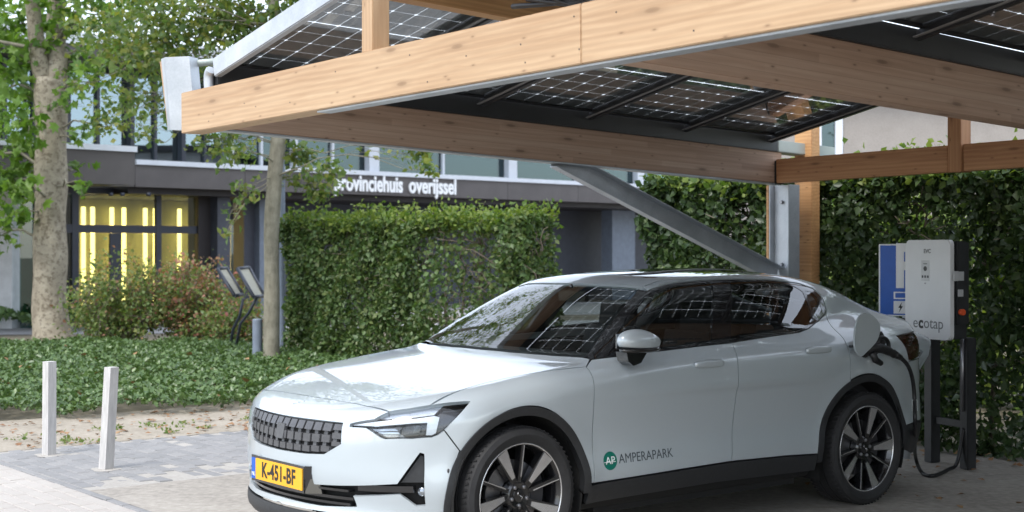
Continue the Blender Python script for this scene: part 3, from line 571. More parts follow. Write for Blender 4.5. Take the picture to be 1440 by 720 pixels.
# wheels
def wheel(cx,sg,rot):
    r=empty('wheel',(cx,.80*sg,.347),0 if sg>0 else math.pi,car); r.rotation_euler=(0,0,0 if sg>0 else math.pi)
    rt=.347; bm=bmesh.new()
    lathe(bm,[(-.105,.262),(-.118,.285),(-.122,.31),(-.113,.333),(-.095,.344),(-.06,rt),(-.035,rt),(-.034,rt-.008),(-.026,rt-.008),(-.025,rt),(.0,rt),(.025,rt),(.026,rt-.008),(.034,rt-.008),(.035,rt),(.06,rt),(.095,.344),(.113,.333),(.121,.312),(.1225,.309),(.119,.286),(.108,.268),(.105,.262)],96)
    ty=fin('tyre',bm,M['tyre'],r,world=False,smooth=True,ang=35)
    bm=bmesh.new()
    for k in range(72):       # shoulder tread blocks
        a=2*math.pi*k/72; Mx=Matrix.Rotation(-a,3,'Y')
        for yy in (.086,-.086): box(bm,Mx@Vector((.3455,yy,0)),(.005,.036,.0095),Mx@Matrix.Rotation(.35 if yy>0 else -.35,3,'X'))
    tag(fin('tread_block',bm,M['tyre'],ty,world=False),kind='stuff')
    bm=bmesh.new(); lathe(bm,[(-.10,.262),(-.085,.245),(.06,.240),(.088,.247),(.100,.262),(.104,.2665),(.106,.262),(.100,.254),(.06,.234),(-.09,.236)],72); rm=fin('rim',bm,M['rimb'],r,world=False,smooth=True,ang=40)
    bm=bmesh.new(); lathe(bm,[(.103,.257),(.1065,.258),(.1075,.2615),(.1065,.265),(.103,.266)],96); fin('rim_lip',bm,M['rims'],rm,world=False,smooth=True)
    def arm(a_hub,a_rim,w_hub,w_rim,mat_face,face_w,nm):
        p0=Vector((.058*math.cos(a_hub),0,.058*math.sin(a_hub))); p1=Vector((.2535*math.cos(a_rim),0,.2535*math.sin(a_rim))); t=(p1-p0).normalized(); nn=Vector((-t.z,0,t.x))
        bm=bmesh.new()
        def sect(w0,w1,yf0,yf1,yb):
            hexa(bm,[p0-nn*w0/2+Vector((0,yb,0)),p1-nn*w1/2+Vector((0,yb,0)),p1+nn*w1/2+Vector((0,yb,0)),p0+nn*w0/2+Vector((0,yb,0)),
                     p0-nn*w0/2+Vector((0,yf0,0)),p1-nn*w1/2+Vector((0,yf1,0)),p1+nn*w1/2+Vector((0,yf1,0)),p0+nn*w0/2+Vector((0,yf0,0))])
        sect(w_hub,w_rim,.078,.100,.045); sp=fin(nm,bm,M['rimb'],rm,world=False,bevel=.002)
        bm=bmesh.new(); off=nn*face_w[2]; 
        q0=p0+t*.035; 
        hexa(bm,[q0+off-nn*face_w[0]/2+Vector((0,.076,0)),p1+off-nn*face_w[1]/2+Vector((0,.094,0)),p1+off+nn*face_w[1]/2+Vector((0,.094,0)),q0+off+nn*face_w[0]/2+Vector((0,.076,0)),
                 q0+off-nn*face_w[0]/2+Vector((0,.0845,0)),p1+off-nn*face_w[1]/2+Vector((0,.1035,0)),p1+off+nn*face_w[1]/2+Vector((0,.1035,0)),q0+off+nn*face_w[0]/2+Vector((0,.0845,0))])
        f=fin('spoke_face',bm,M['rims'],rm,world=False,bevel=.001)
    for k in range(5):
        b=rot+k*2*math.pi/5
        arm(b+math.radians(2),b+math.radians(0),.022,.020,0,(.006,.005,.006),'spoke')
        arm(b-math.radians(22),b-math.radians(32),.034,.074,0,(.022,.066,.003),'spoke')
    bm=bmesh.new(); lathe(bm,[(.03,.075),(.074,.074),(.084,.062),(.080,.036),(.088,.033),(.090,.0005)],40); hb=fin('hub',bm,M['rimb'],rm,world=False,smooth=True,ang=40)
    for k in range(5):
        a=rot+.6+k*2*math.pi/5; bm=bmesh.new(); lathe(bm,[(.07,.011),(.090,.010),(.093,.006),(.093,.0003)],12); nu=fin('wheel_bolt',bm,M['bolt'],hb,world=False,smooth=True,ang=40); nu.location=(.050*math.cos(a),0,.050*math.sin(a))
    bm=bmesh.new()
    for a in (.5,.5+math.pi): tube(bm,[(0,.091,0),(.018*math.cos(a),.091,.018*math.sin(a)),(.022*math.cos(a+.6),.091,.022*math.sin(a+.6))],.002,5)
    fin('hub_emblem',bm,M['rims'],hb,world=False)
    bm=bmesh.new(); lathe(bm,[(.005,.08),(.005,.172),(.03,.172),(.03,.08)],56,closed=True); fin('brake_disc',bm,M['disc'],r,world=False,smooth=True,ang=40)
    bm=bmesh.new(); prism(bm,[Vector((math.cos(a)*rr,-.03,math.sin(a)*rr)) for rr,al in ((.195,np.linspace(2.6,3.7,9)),(.115,np.linspace(3.7,2.6,9))) for a in al],(0,.065,0)); fin('brake_caliper',bm,M['caliper'],r,world=False,bevel=.006)
for cx in (0,-2.735):
    wheel(cx,1,math.radians(93 if cx==0 else 66)); wheel(cx,-1,math.radians(40))
# cabin
bm=bmesh.new(); q=[(-.55,.30),(-3.3,.30)]
V=[(-.60,-.78,.32),(-.60,.78,.32),(-3.2,.78,.32),(-3.2,-.78,.32),(-.50,-.72,.98),(-.50,.72,.98),(-3.2,.68,1.04),(-3.2,-.68,1.04)]
v=[bm.verts.new(p) for p in V]
for f in ((0,1,2,3),(0,1,5,4),(1,2,6,5),(3,0,4,7),(2,3,7,6)): bm.faces.new([v[i] for i in f])
fin('cabin_tub',bm,M['cabin'],car,world=False)
bm=bmesh.new(); prism(bm,[Vector(p) for p in ((-.47,-.68,.95),(-.47,-.68,.99),(-.62,-.68,1.0),(-.95,-.68,.985),(-1.0,-.68,.90),(-.95,-.68,.70))],(0,1.36,0)); fin('dashboard',bm,M['cabin'],car,world=False,bevel=.015)
bm=bmesh.new(); P=[(-1.12+.06*math.cos(a)*.35-.0,.36+.18*math.cos(b),.93+.17*math.sin(b)) for a,b in ((0,t) for t in np.linspace(0,2*math.pi,28))]
tube(bm,P,.014,8,False); tube(bm,[(-1.09,.2,.93),(-1.06,.36,.92),(-1.09,.52,.93)],.02,6); fin('steering_wheel',bm,M['cabin'],car,world=False)
for (sx,sy) in ((-1.55,.37),(-1.55,-.37),(-2.38,.37),(-2.38,-.37)):
    s=empty('seat',(sx,sy,.32),0,car)
    bm=bmesh.new(); box(bm,(.12,0,.14),(.5,.5,.24)); fin('seat_cushion',bm,M['seat'],s,world=False,bevel=.05,smooth=True)
    bm=bmesh.new(); box(bm,(-.20,0,.46),(.14,.48,.60),Matrix.Rotation(-.25,3,'Y')); fin('seat_back',bm,M['seat'],s,world=False,bevel=.05,smooth=True)
    bm=bmesh.new(); box(bm,(-.27,0,.82),(.09,.26,.17),Matrix.Rotation(-.15,3,'Y')); fin('headrest',bm,M['seat'],s,world=False,bevel=.035,smooth=True)
bm=bmesh.new(); box(bm,(-1.12,0,1.30),(.03,.24,.06)); tube(bm,[(-1.12,0,1.32),(-1.10,0,1.37)],.01,6); fin('rear_view_mirror',bm,M['trim'],car,world=False,bevel=.008)
bm=bmesh.new(); prism(bm,[Vector(p) for p in ((.6,-.55,.2),(-3.4,-.55,.2),(-3.4,.55,.2),(.6,.55,.2))],(0,0,.03)); box(bm,(-1.36,0,.235),(1.6,1.62,.11)); fin('underbody',bm,M['liner'],car,world=False)
# charge port and open flap
fp=[cpx(*p,y=1.0) for p in ((1213,441),(1222,441),(1230,446),(1236,454),(1238,464),(1234,478),(1227,487),(1219,495),(1212,501),(1206,497),(1202.5,488),(1202,474),(1203.5,460),(1207,448))]
fp=[Vector(p) for p in smoothpts(fp+[fp[0]],3)[:-1]]; cc=sum(fp,Vector())/len(fp)
bm=bmesh.new(); prism(bm,fp,(0,-.012,0)); fl=fin('charge_flap',bm,M['paint'],car,world=False,bevel=.004,smooth=True,ang=40)
panel('charge_port',M['liner'],cps([(1210,470),(1240,466),(1246,482),(1232,500),(1214,502),(1206,490)]),(-.1,.8,.5),car,off=.0015,thick=.003,mirror='left',gap=0)
bm=bmesh.new(); a=Vector(cpx(1209,486,y=.99)); b=Vector(drop(np.array([[a.x-.01,.9,a.z-.01]]),(0,1,.1))[0]); tube(bm,[a,b],.010,8); fin('flap_hinge',bm,M['trim'],car,world=False)
# ---------------------------------------------------------------- carport: frame of larch beams, steel brace and glass solar panels
TH=math.radians(38.6); AX=Vector((math.sin(TH),-math.cos(TH),0)); BX=Vector((math.cos(TH),math.sin(TH),0)); ZV=Vector((0,0,1)); OC=Vector((-1.995,8.58,0))
def C(a,b,z): return OC+AX*a+BX*b+ZV*z
def rot4(x,y,z,t):
    return Matrix(((x.x,y.x,z.x,t.x),(x.y,y.y,z.y,t.y),(x.z,y.z,z.z,t.z),(0,0,0,1)))
def beam(name,p0,p1,h,t,mat,parent,up=ZV,bevel=.004,side=0.):
    x=(p1-p0); L=x.length; x.normalize(); y=up.cross(x).normalized(); z=x.cross(y)
    bm=bmesh.new(); box(bm,(L/2,t/2+side,h/2),(L,t,h))
    if bevel: bmesh.ops.bevel(bm,geom=bm.edges[:],offset=bevel,segments=2,affect='EDGES')
    me=bpy.data.meshes.new(name); bm.to_mesh(me); bm.free(); me.materials.append(mat)
    o=bpy.data.objects.new(name,me); COL.objects.link(o); return place(o,rot4(x,y,z,p0),parent)
def place(o,M4,parent):
    o.parent=parent
    if parent is not None: o.matrix_parent_inverse=pinv(parent)
    o.matrix_basis=M4; return o
def cbox(name,c,s,mat,parent,bevel=.003,axes=None):
    x,y,z=axes or (AX,BX,ZV); bm=bmesh.new(); box(bm,(0,0,0),s)
    if bevel: bmesh.ops.bevel(bm,geom=bm.edges[:],offset=bevel,segments=2,affect='EDGES')
    me=bpy.data.meshes.new(name); bm.to_mesh(me); bm.free(); me.materials.append(mat); o=bpy.data.objects.new(name,me); COL.objects.link(o)
    return place(o,rot4(x,y,z,c),parent)
cp=empty('carport',C(0,5.2,0)); tag(cp,'larch timber carport with steel brace carrying glass solar panels over the car','carport')
SA=.0134
zf=lambda a:2.277+SA*a
SB=-.0362
zr=lambda b,a=0:2.315+SB*b+SA*a
SEAM=3.645
for (a0,a1) in ((0,SEAM-.0012),(SEAM+.0012,9.2),(9.2024,14.9)):
    beam('front_beam',C(a0,.14,zf(a0)),C(a1,.14,zf(a1)),.245,.14,M['wood_new'],cp,side=-.14)
beam('steel_strip',C(1.55,.105,zf(1.55)-.010),C(14.9,.105,zf(14.9)-.010),.0095,.085,M['galv'],cp,side=-.085,bevel=.001)
RA=(.02,3.565,7.20,10.84,14.48)  # last rafters carry unseen bays, added to dim and reflect in the car flank
for i,a in enumerate(RA):
    b1=5.28
    beam('rafter',C(a,.145,zr(.145,a)),C(a,b1,zr(b1,a)),.255,.13,M['wood_raf'],cp,side=-.13)
    if i<4:
        beam('rafter_flange',C(a-.03,.145,zr(.145,a)-.012),C(a-.03,b1,zr(b1,a)-.012),.011,.10,M['galv'],cp,side=-.15,bevel=.001) if i==0 else None
        beam('gutter',C(a-.02,.16,zr(.16,a)+.256),C(a-.02,5.22,zr(5.22,a)+.256),.127,.17,M['flash'],cp,side=-.17,bevel=.006)
        beam('gutter_end',C(a-.02,5.222,zr(5.222,a)+.256),C(a-.02,5.95,zr(5.95,a)+.256),.095,.17,M['flash_l'],cp,side=-.17,bevel=.006)  # same gutter profile, coloured paler for the daylight beyond the panels
# back beam, posts, brace
zb=lambda a:2.122+.0129*a
beam('back_beam',C(.165,5.30,zb(.165)),C(1.80,5.30,zb(1.80)),.195,.10,M['wood_back'],cp,side=-.10)
beam('back_beam',C(1.93,5.30,zb(1.93)),C(14.9,5.30,zb(14.9)),.195,.10,M['wood_back'],cp,side=-.10)
cbox('beam_hanger',C(.158,5.25,2.21),(.012,.11,.19),M['black_metal'],cp,.002)
TA=.205
plow=lambda b,bay:zr(b,RA[bay])+.375
zpan=lambda a,b,bay:plow(b,bay)+(a-RA[bay]-.16)*TA
RM=[(RA[i]+.16+RA[i+1]-.03)/2 for i in range(4)]          # ridge of each bay, gutters at the rafters
def zslope(a,b,bay,row): return plow(b,bay)+((a-RA[bay]-.16) if row==0 else (RA[bay+1]-.03-a))*TA
for bay in range(4):
    ap=RM[bay]+(.16 if bay==0 else 0); ap2=RM[bay]; zz=lambda b:zslope(RM[bay],b,bay,0)-.045
    beam('ridge_purlin',C(ap-.055,.0,zz(.0)-.15),C(ap2-.055,5.36,zz(5.36)-.15),.15,.11,M['wood_post'],cp,side=-.11)
    beam('strut',C(ap-.04,.07,zf(ap)+.2465),C(ap-.04,.07,zz(.07)-.152),.10,.10,M['wood_new'],cp,up=AX,side=-.05)
    beam('ridge_cap',C(ap2-.066,.14,zz(.14)+.012),C(ap2-.066,5.16,zz(5.16)+.012),.075,.132,M['flash'],cp,side=-.132,bevel=.002)
beam('back_post',C(1.81,5.245,zb(1.81)-.004),C(1.81,5.245,zslope(RM[0],5.24,0,0)-.197),.112,.13,M['wood_back'],cp,up=AX,side=-.065)
# steel H post with timber beside it
def wcol(name,a0,a1,b0,b1,z0,z1,mat,parent): return cbox(name,C((a0+a1)/2,(b0+b1)/2,(z0+z1)/2),(a1-a0,b1-b0,z1-z0),mat,parent)
zt=zr(5.2)-.013
wcol('post_flange',.0,.012,5.30,5.44,0.019,zt,M['galv'],cp); wcol('post_flange',.20,.212,5.30,5.44,0.019,zt,M['galv'],cp); wcol('post_web',.0125,.1995,5.352,5.364,0.019,zt-.001,M['galv'],cp)
wcol('base_plate',-.06,.27,5.24,5.50,.001,.018,M['galv'],cp)
wcol('timber_batten',-.03,-.002,5.30,5.44,.019,zt-.002,M['wood_post'],cp)
wcol('timber_post',.055,.235,5.56,5.67,.001,2.72,M['wood_post'],cp)
for z in (1.97,1.45):
    bm=bmesh.new(); p=C(.10,5.351,z); tube(bm,[p,p-BX*.022],.016,6); fin('bolt',bm,M['bolt'],cp)
# brace: channel section from rafter to post
b_hi,z_hi=2.86,2.323; b_lo,z_lo=5.30,1.433
for nm,da,wd,h0,hh in (('brace_web',.055,.008,0,.15),('brace_flange',.055,.07,0,.008),('brace_flange',.055,.07,.142,.008)):
    p0=C(da,b_hi,z_hi-.15); p1=C(da,b_lo,z_lo-.15); x=(p1-p0).normalized(); y=ZV.cross(x).normalized(); up=x.cross(y)
    beam(nm,p0+up*h0,p1+up*h0,hh,wd,M['galv'],cp,side=-wd if nm=='brace_web' else -wd-.0085,bevel=.001)
# roof rails between the panels, front edge trim, end cap
cols=[.16+.996*k for k in range(6)]
for bay in range(4):
    for row in (0,1):
        for k,b in enumerate(cols):
            a0,a1=(RA[bay]+.15,RM[bay]-.075) if row==0 else (RM[bay]+.075,RA[bay+1]-.02)
            p0=C(a0,b,zslope(a0,b,bay,row)-.05); p1=C(a1,b,zslope(a1,b,bay,row)-.05)
            if k==0: beam('edge_trim',p0-BX*.03-ZV*.02,p1-BX*.03-ZV*.02,.115,.05,M['galv'],cp,side=0.,bevel=.006)
            else:
                beam('roof_rail',p0,p1,.052,.034,M['black_metal'],cp,side=-.017,bevel=.002); beam('rail_lip',p0+ZV*.012,p1+ZV*.012,.006,.026,M['grey_lip'],cp,side=-.044,bevel=.001)
                if k<5 and bay<2:
                    q=p0.lerp(p1,.25 if row==0 else .7); bm=bmesh.new(); tube(bm,[q-ZV*.018,q],.010,6); tube(bm,[q-AX*.015+ZV*.002,q+AX*.015+ZV*.002],.008,6); tag(fin('clamp',bm,M['bolt'],cp),kind='stuff')
# galvanised cap on the end of the fascia beyond the front beam, with the drain pipe
ec=empty('fascia_end',W(250,185,8.75),0,cp); ec.matrix_parent_inverse=pinv(cp)
def pxbox(nm,quad,Y,depth,mat,parent,bv=.004):
    f=[W(x,y,Y+dy) for x,y,dy in quad]; dv=(f[1]-f[0]).cross(f[3]-f[0]).normalized(); dv=dv if dv.y>0 else -dv
    bm=bmesh.new(); hexa(bm,f+[p+dv*depth for p in f]); return fin(nm,bm,mat,parent,bevel=bv)
bpy.data.objects.remove(ec)
pxbox('fascia_cap',[(232,80.5,0),(266,79,-.04),(275,184,-.04),(240,182.5,0)],8.80,.12,M['galv'],cp,.010)
pxbox('fascia_cap',[(226.5,83,.10),(232.3,80.5,.0),(240,182.5,.0),(236,181.5,.10)],8.80,.02,M['galv'],cp,.002)
pxbox('fascia_timber',[(224.6,87,.12),(228,86,.1),(239,182,.1),(236,182,.12)],8.80,.10,M['wood_new'],cp,.002)
bm=bmesh.new(); tube(bm,[W(262,90,8.86),W(300,87,8.9),W(322,83,8.95)],.022,12); fin('drain_pipe',bm,M['flash_l'],cp)
bm=bmesh.new(); tube(bm,smoothpts([C(.13,.13,zslope(.2,.16,0,0)-.03),C(.10,.13,2.62),C(.11,.13,2.50)],5),.03,8); fin('pipe_elbow',bm,M['galv'],cp)
bm=bmesh.new()
for k in range(3): tube(bm,smoothpts([C(3.0+.1*k,.16,2.66+.02*k),C(3.4,.2,2.64-.01*k),C(3.8,.17,2.67+.015*k),C(4.4,.2,2.69)],6),.012,6)
tag(fin('cable_bundle',bm,M['cable'],cp),kind='stuff')
# solar panels: chamfered cells above a pane of glass, translucent sheet on top, slim frame
n=N('solar_cell'); v=n.coord('Object'); n.base(n.ramp(n.noise(v,3,3),[(.3,(.11,.108,.108)),(.7,(.15,.146,.145))])); n.set(Roughness=.5,Coat_Weight=.2,Coat_Roughness=.05); M['cell']=n.m
n=N('panel_sheet'); n.n.remove(n.p); t1=n.new('ShaderNodeBsdfTranslucent'); t1.inputs[0].default_value=(.88,.90,.92,1); t2=n.new('ShaderNodeBsdfTransparent'); mx=n.new('ShaderNodeMixShader'); mx.inputs[0].default_value=.12
n.l(t1.outputs[0],mx.inputs[1]); n.l(t2.outputs[0],mx.inputs[2]); n.l(mx.outputs[0],n.out.inputs[0]); M['sheet']=n.m
M['pane']=glassm('panel_glass',(.93,.95,.95),1.5,.0)
PL,PW=1.634,.986; cs=.1548; pit=.1595; ch=.009
bm=bmesh.new(); h=cs/2; ring=[(h-ch,h),(h,h-ch),(h,-h+ch),(h-ch,-h),(-h+ch,-h),(-h,-h+ch),(-h,h-ch),(-h+ch,h)]
prism(bm,[Vector((x,y,0)) for x,y in ring][::-1],(0,0,.0015)); bmesh.ops.recalc_face_normals(bm,faces=bm.faces[:]); cellme=bpy.data.meshes.new('cell'); bm.to_mesh(cellme); bm.free(); cellme.materials.append(M['cell'])
bm=bmesh.new()
for i in range(10):
    for j in range(6): prism(bm,[Vector((x+(i-4.5)*.1595+(.004 if i>4 else -.004),y+(j-2.5)*.159,0)) for x,y in ring][::-1],(0,0,.0015))
bmesh.ops.recalc_face_normals(bm,faces=bm.faces[:]); cellsme=bpy.data.meshes.new('cell_grid'); bm.to_mesh(cellsme); bm.free(); cellsme.materials.append(M['cell'])
def bmm(name,fn,mat,bevel=0):
    bm=bmesh.new(); fn(bm)
    if bevel: bmesh.ops.bevel(bm,geom=bm.edges[:],offset=bevel,segments=1,affect='EDGES')
    bmesh.ops.recalc_face_normals(bm,faces=bm.faces[:]); me=bpy.data.meshes.new(name); bm.to_mesh(me); bm.free(); me.materials.append(mat); return me
panem=bmm('pane',lambda b:box(b,(0,0,-.006),(PL-.01,PW-.01,.003)),M['pane']); sheetm=bmm('sheet',lambda b:[b.faces.new([b.verts.new((x,y,.006)) for x,y in ((-PL/2+.01,-PW/2+.01),(PL/2-.01,-PW/2+.01),(PL/2-.01,PW/2-.01),(-PL/2+.01,PW/2-.01))])],M['sheet'])
def frm(b):
    for s in (1,-1): box(b,(0,s*(PW/2-.006),0),(PL,.012,.030)); box(b,(s*(PL/2-.012),0,0),(.024,PW-.0245,.030))
framem=bmm('frame',frm,M['black_metal'])
def addp(nm,me,loc,par):
    o=bpy.data.objects.new(nm,me); COL.objects.link(o); o.parent=par; o.location=loc; return o
def axes(row):
    u=(AX+ZV*TA*(1 if row==0 else -1)).normalized(); r_=(BX+ZV*SB).normalized(); r_=(r_-u*r_.dot(u)).normalized(); return u,r_,u.cross(r_)
for bay in range(4):
    for row in (0,1):
        UPV,RIV,NOV=axes(row)
        for k in range(5):
            a=(RA[bay]+.165+.5*PL*UPV.to_2d().length) if row==0 else (RA[bay+1]-.035-.5*PL*UPV.to_2d().length); b=cols[k]+.498
            p=C(a,b,zslope(a,b,bay,row)+.017)
            r=bpy.data.objects.new('solar_panel',None); COL.objects.link(r); r.empty_display_size=.1; r.matrix_basis=rot4(UPV,RIV,NOV,p)
            if bay==0:
                w_=('where it meets the front trim','second from the front trim','in the middle of the slope','second from the back beam','at the end above the back beam')[k]
                tag(r,('solar panel sloping to the first rafter, ' if row==0 else 'solar panel beyond the ridge purlin, ')+w_,'solar panel','solar panels over the parked car')
            elif bay==1:
                w_=('where it meets the front trim','second from the front trim','in the middle of the slope','second from the back beam','at the end above the back beam')[k]
                tag(r,('solar panel rising from the second gutter, ' if row==0 else 'solar panel beyond the second ridge, ')+w_,'solar panel','solar panels of the second bay')
            else: tag(r,'glass solar panel of the added unseen carport bays','solar panel','solar panels of the added unseen bays')
            addp('pane',panem,(0,0,0),r); addp('backsheet',sheetm,(0,0,0),r); addp('frame',framem,(0,0,0),r)
            if bay>1 or (bay==1 and row==1): tag(addp('cell_grid',cellsme,(0,0,0),r),kind='stuff'); continue
            for i in range(10):
                for j in range(6): addp('cell',cellme,((i-4.5)*pit+(.004 if i>4 else -.004),(j-2.5)*.1590,0),r)

for a in list(np.linspace(.4,3.4,7))+[3.59,3.70]+list(np.linspace(4.2,8.2,7)):
    for fz in random.sample((.25,.5,.76),random.choice((1,1,2))):
        q=C(a+random.uniform(-.18,.18),.001,zf(a)+.245*fz+random.uniform(-.02,.02)); bm=bmesh.new(); tube(bm,[q,q-BX*.0025],.0036,8); fin('screw',bm,M['black_metal'],cp)
# ---------------------------------------------------------------- ground
def sheet(name,pts,z,mat,kind='structure'):
    me=bpy.data.meshes.new(name); me.from_pydata([(p[0],p[1],z) for p in pts],[],[tuple(range(len(pts)))]); o=link(name,me,mat)
    if o.data.polygons[0].normal.z<0: o.data.flip_normals()
    tag(o,kind=kind); return o
def Cg(a,b): p=C(a,b,0); return (p.x,p.y)
def soil(name,cols,sc,rough=.95,bump=.5):
    n=N(name); v=n.coord('Object'); f=n.mix(.5,n.noise(v,sc,8,.7),n.noise(v,sc*14,4,.6)); col=n.ramp(f,[(.30,cols[0]),(.5,cols[1]),(.72,cols[2])]); n.base(col); n.set(Roughness=rough); n.bump(f,bump,.02); return n
M['earth']=soil('garden_earth',((.10,.085,.065),(.16,.14,.10),(.22,.19,.14)),.8).m
M['sand']=soil('sandy_verge',((.17,.145,.11),(.285,.25,.20),(.40,.36,.30)),1.6).m
n=soil('dusty_bay',((.17,.155,.135),(.30,.275,.24),(.42,.39,.345)),1.3,.95,.5); M['bay']=n.m
M['path']=soil('grey_path',((.24,.24,.25),(.32,.32,.33),(.38,.38,.39)),1.5,.9,.2).m
M['joint']=soil('joint_sand',((.26,.245,.22),(.34,.32,.29),(.42,.40,.37)),2.5,.95,.3).m
def brickm(name,cols):
    n=N(name); oi=n.new('ShaderNodeObjectInfo'); v=n.coord('Object'); ge=n.new('ShaderNodeNewGeometry')
    c=n.ramp(oi.outputs['Random'],[(i/(len(cols)-1),q) for i,q in enumerate(cols)]); c2=n.ramp(ge.outputs['Random Per Island'],[(i/(len(cols)-1),q) for i,q in enumerate(cols)])
    f=n.noise(v,30,6,.7); c=n.mix(.5,c,c2); n.base(n.mix(n.math('MULTIPLY',f,.6),c,cols[-1])); n.set(Roughness=.88); n.bump(f,.4,.004); return n.m
M['brick_l']=brickm('pale_clinker',((.29,.265,.24),(.36,.335,.305),(.325,.295,.265),(.42,.395,.365)))
M['brick_d']=brickm('dark_paver',((.125,.13,.135),(.16,.165,.17),(.20,.20,.205),(.26,.255,.25)))
sheet('ground',[(-400,-200),(400,-200),(400,900),(-400,900)],-.012,M['earth'])
sheet('parking_bay',[Cg(-1.05,-.15),Cg(18,-.15),Cg(18,5.9),Cg(-1.05,5.9)],.0,M['bay'])
sheet('paver_bed',[Cg(-3.2,-.15),Cg(-1.05,-.15),Cg(-1.05,5.9),Cg(-3.2,5.9)],-.004,M['joint'])
sheet('street_bed',[Cg(-12,-6),Cg(18,-6),Cg(18,-.16),Cg(-12,-.16)],-.006,M['joint'])
sheet('sandy_verge',[Cg(-5.2,-.16),Cg(-3.205,-.16),Cg(-3.205,9),Cg(-5.2,9)],-.002,M['sand'])
g0=G(-60,497); g1=G(420,497)
sheet('garden_path',[(-30,23.2),(-2,27.5),(8,31),(8,34),(-2,30.5),(-30,25.6)],-.004,M['path'])
sheet('forecourt',[(-30,27),(12,37),(14,44),(-30,40)],-.008,M['path'])
# pavers: blocks 20 x 10 cm on the bay grid
def brickmesh(name,l,w,h,mat,bv=.006):
    bm=bmesh.new(); box(bm,(0,0,-h/2),(l,w,h)); bmesh.ops.bevel(bm,geom=[e for e in bm.edges if all(v.co.z>-1e-4 for v in e.verts)],offset=bv,segments=1,affect='EDGES')
    bmesh.ops.delete(bm,geom=[f for f in bm.faces if f.normal.z<-.9],context='FACES')
    me=bpy.data.meshes.new(name); bm.to_mesh(me); bm.free(); me.materials.append(mat); return me
def inview(p,m=30):
    if p.y<2: return False
    x=720+FPX*p.x/p.y; y=YH+FPX*HC/p.y; return -m<x<1440+m and y<720+m
def lay(name,me,parent,cells,lim=290):
    cells=sorted(cells,key=lambda c:c[0].y); near=cells[:lim]; far=cells[lim:]
    for p,r,dz in near:
        o=bpy.data.objects.new(name,me); COL.objects.link(o); o.parent=parent; o.matrix_parent_inverse=pinv(parent); o.location=(p.x,p.y,p.z+dz); o.rotation_euler=(random.uniform(-.012,.012),random.uniform(-.012,.012),r+random.uniform(-.01,.01))
    if far:
        v0=np.array([v.co[:] for v in me.vertices]); f0=[tuple(p.vertices) for p in me.polygons]; V=[];Fc=[]
        for i,(p,r,dz) in enumerate(far):
            c,s=math.cos(r),math.sin(r); q=v0.copy(); q[:,0],q[:,1]=v0[:,0]*c-v0[:,1]*s+p.x,v0[:,0]*s+v0[:,1]*c+p.y; q[:,2]+=p.z+dz; V.append(q); Fc+=[tuple(k+i*len(v0) for k in f) for f in f0]
        m2=bpy.data.meshes.new(name); m2.from_pydata(np.concatenate(V).tolist(),[],Fc); m2.materials.append(me.materials[0]); o=link(name,m2,None,parent); tag(o,kind='stuff')
pd=empty('dark_paving',C(-2.1,2.5,0)); tag(pd,kind='structure'); pl=empty('brick_paving',C(-2,-2,0)); tag(pl,kind='structure')
dm=brickmesh('paver',.196,.096,.03,M['brick_d']); lm=brickmesh('clinker',.197,.050,.03,M['brick_l'],.004); lm2=brickmesh('clinker',.20,.098,.03,M['brick_l'],.005)
angA=math.atan2(AX.y,AX.x); cells=[]
for i in range(60):
    for j in range(14):
        b=-.09+i*.1005; a=-3.1+j*.201+(.1 if i%2 else 0)
        p=C(a,b,.003)
        edge=a+.25*math.sin(b*2.3)+.12*math.sin(b*7.1)
        if a<-1.1 and inview(p) and b<5.6: cells.append((p,angA,random.uniform(-.003,.002)-(.006 if edge>-1.3 and random.random()<.75 else 0)-(.006 if random.random()<.04 else 0)))
lay('paver',dm,pd,cells)
cells=[]
for i in range(26):
    for j in range(40):
        b=-.27-i*.101; a=-6.0+j*.2025+(.1 if i%2 else 0); p=C(a,b,.004)
        if inview(p): cells.append((p,angA,random.uniform(-.003,.002)))
lay('clinker',lm2,pl,cells)
kb=empty('kerb_row',C(-2,-.19,0)); tag(kb,kind='structure'); km=brickmesh('kerb_block',.245,.055,.06,M['brick_d'],.006)
lay('kerb_block',km,kb,[(C(-6+.25*j,-.185,.006),angA,random.uniform(-.002,.002)) for j in range(60) if inview(C(-6+.25*j,-.185,0))])
# ---------------------------------------------------------------- bollards
def bollard(px,py,h,lean,label):
    p=G(px,py); r=empty('bollard',p); tag(r,label,'bollard','pale posts at the edge of the dark paving')
    bm=bmesh.new(); rings=[]; w=.037
    R4=Matrix.Rotation(angA+.25,3,'Z')
    def sq(z,w): return [R4@Vector((x*w,y*w,z)) for x,y in ((-1,-1),(1,-1),(1,1),(-1,1))]
    hexa(bm,sq(-.02,w*1.02)+[q+Vector((lean*h,0,0)) for q in sq(h,w*.98)]); o=fin('shaft',bm,M['post'],r,bevel=.006,world=False)
    bm=bmesh.new(); lathe(bm,[(-.003,.11),(-.001,.085),(.001,.05),(.001,.0)],24); 
    for v in bm.verts: v.co=Vector((v.co.x*(1+.25*math.sin(3*math.atan2(v.co.z,v.co.x))),v.co.z,v.co.y+.0065))
    fin('sand_collar',bm,M['joint'],r,world=False,smooth=True)
n=N('weathered_post'); v=n.coord('Object',(8,8,1)); f=n.noise(v,6,6,.7); n.base(n.ramp(f,[(.3,(.36,.35,.34)),(.6,(.50,.485,.47)),(.8,(.58,.57,.56))])); n.set(Roughness=.75); n.bump(f,.2,.003); M['post']=n.m
bollard(69,640.5,.72,.005,'upright pale square post nearest the sandy verge'); bollard(149,660.5,.735,.055,'leaning pale square post nearer the brick street')
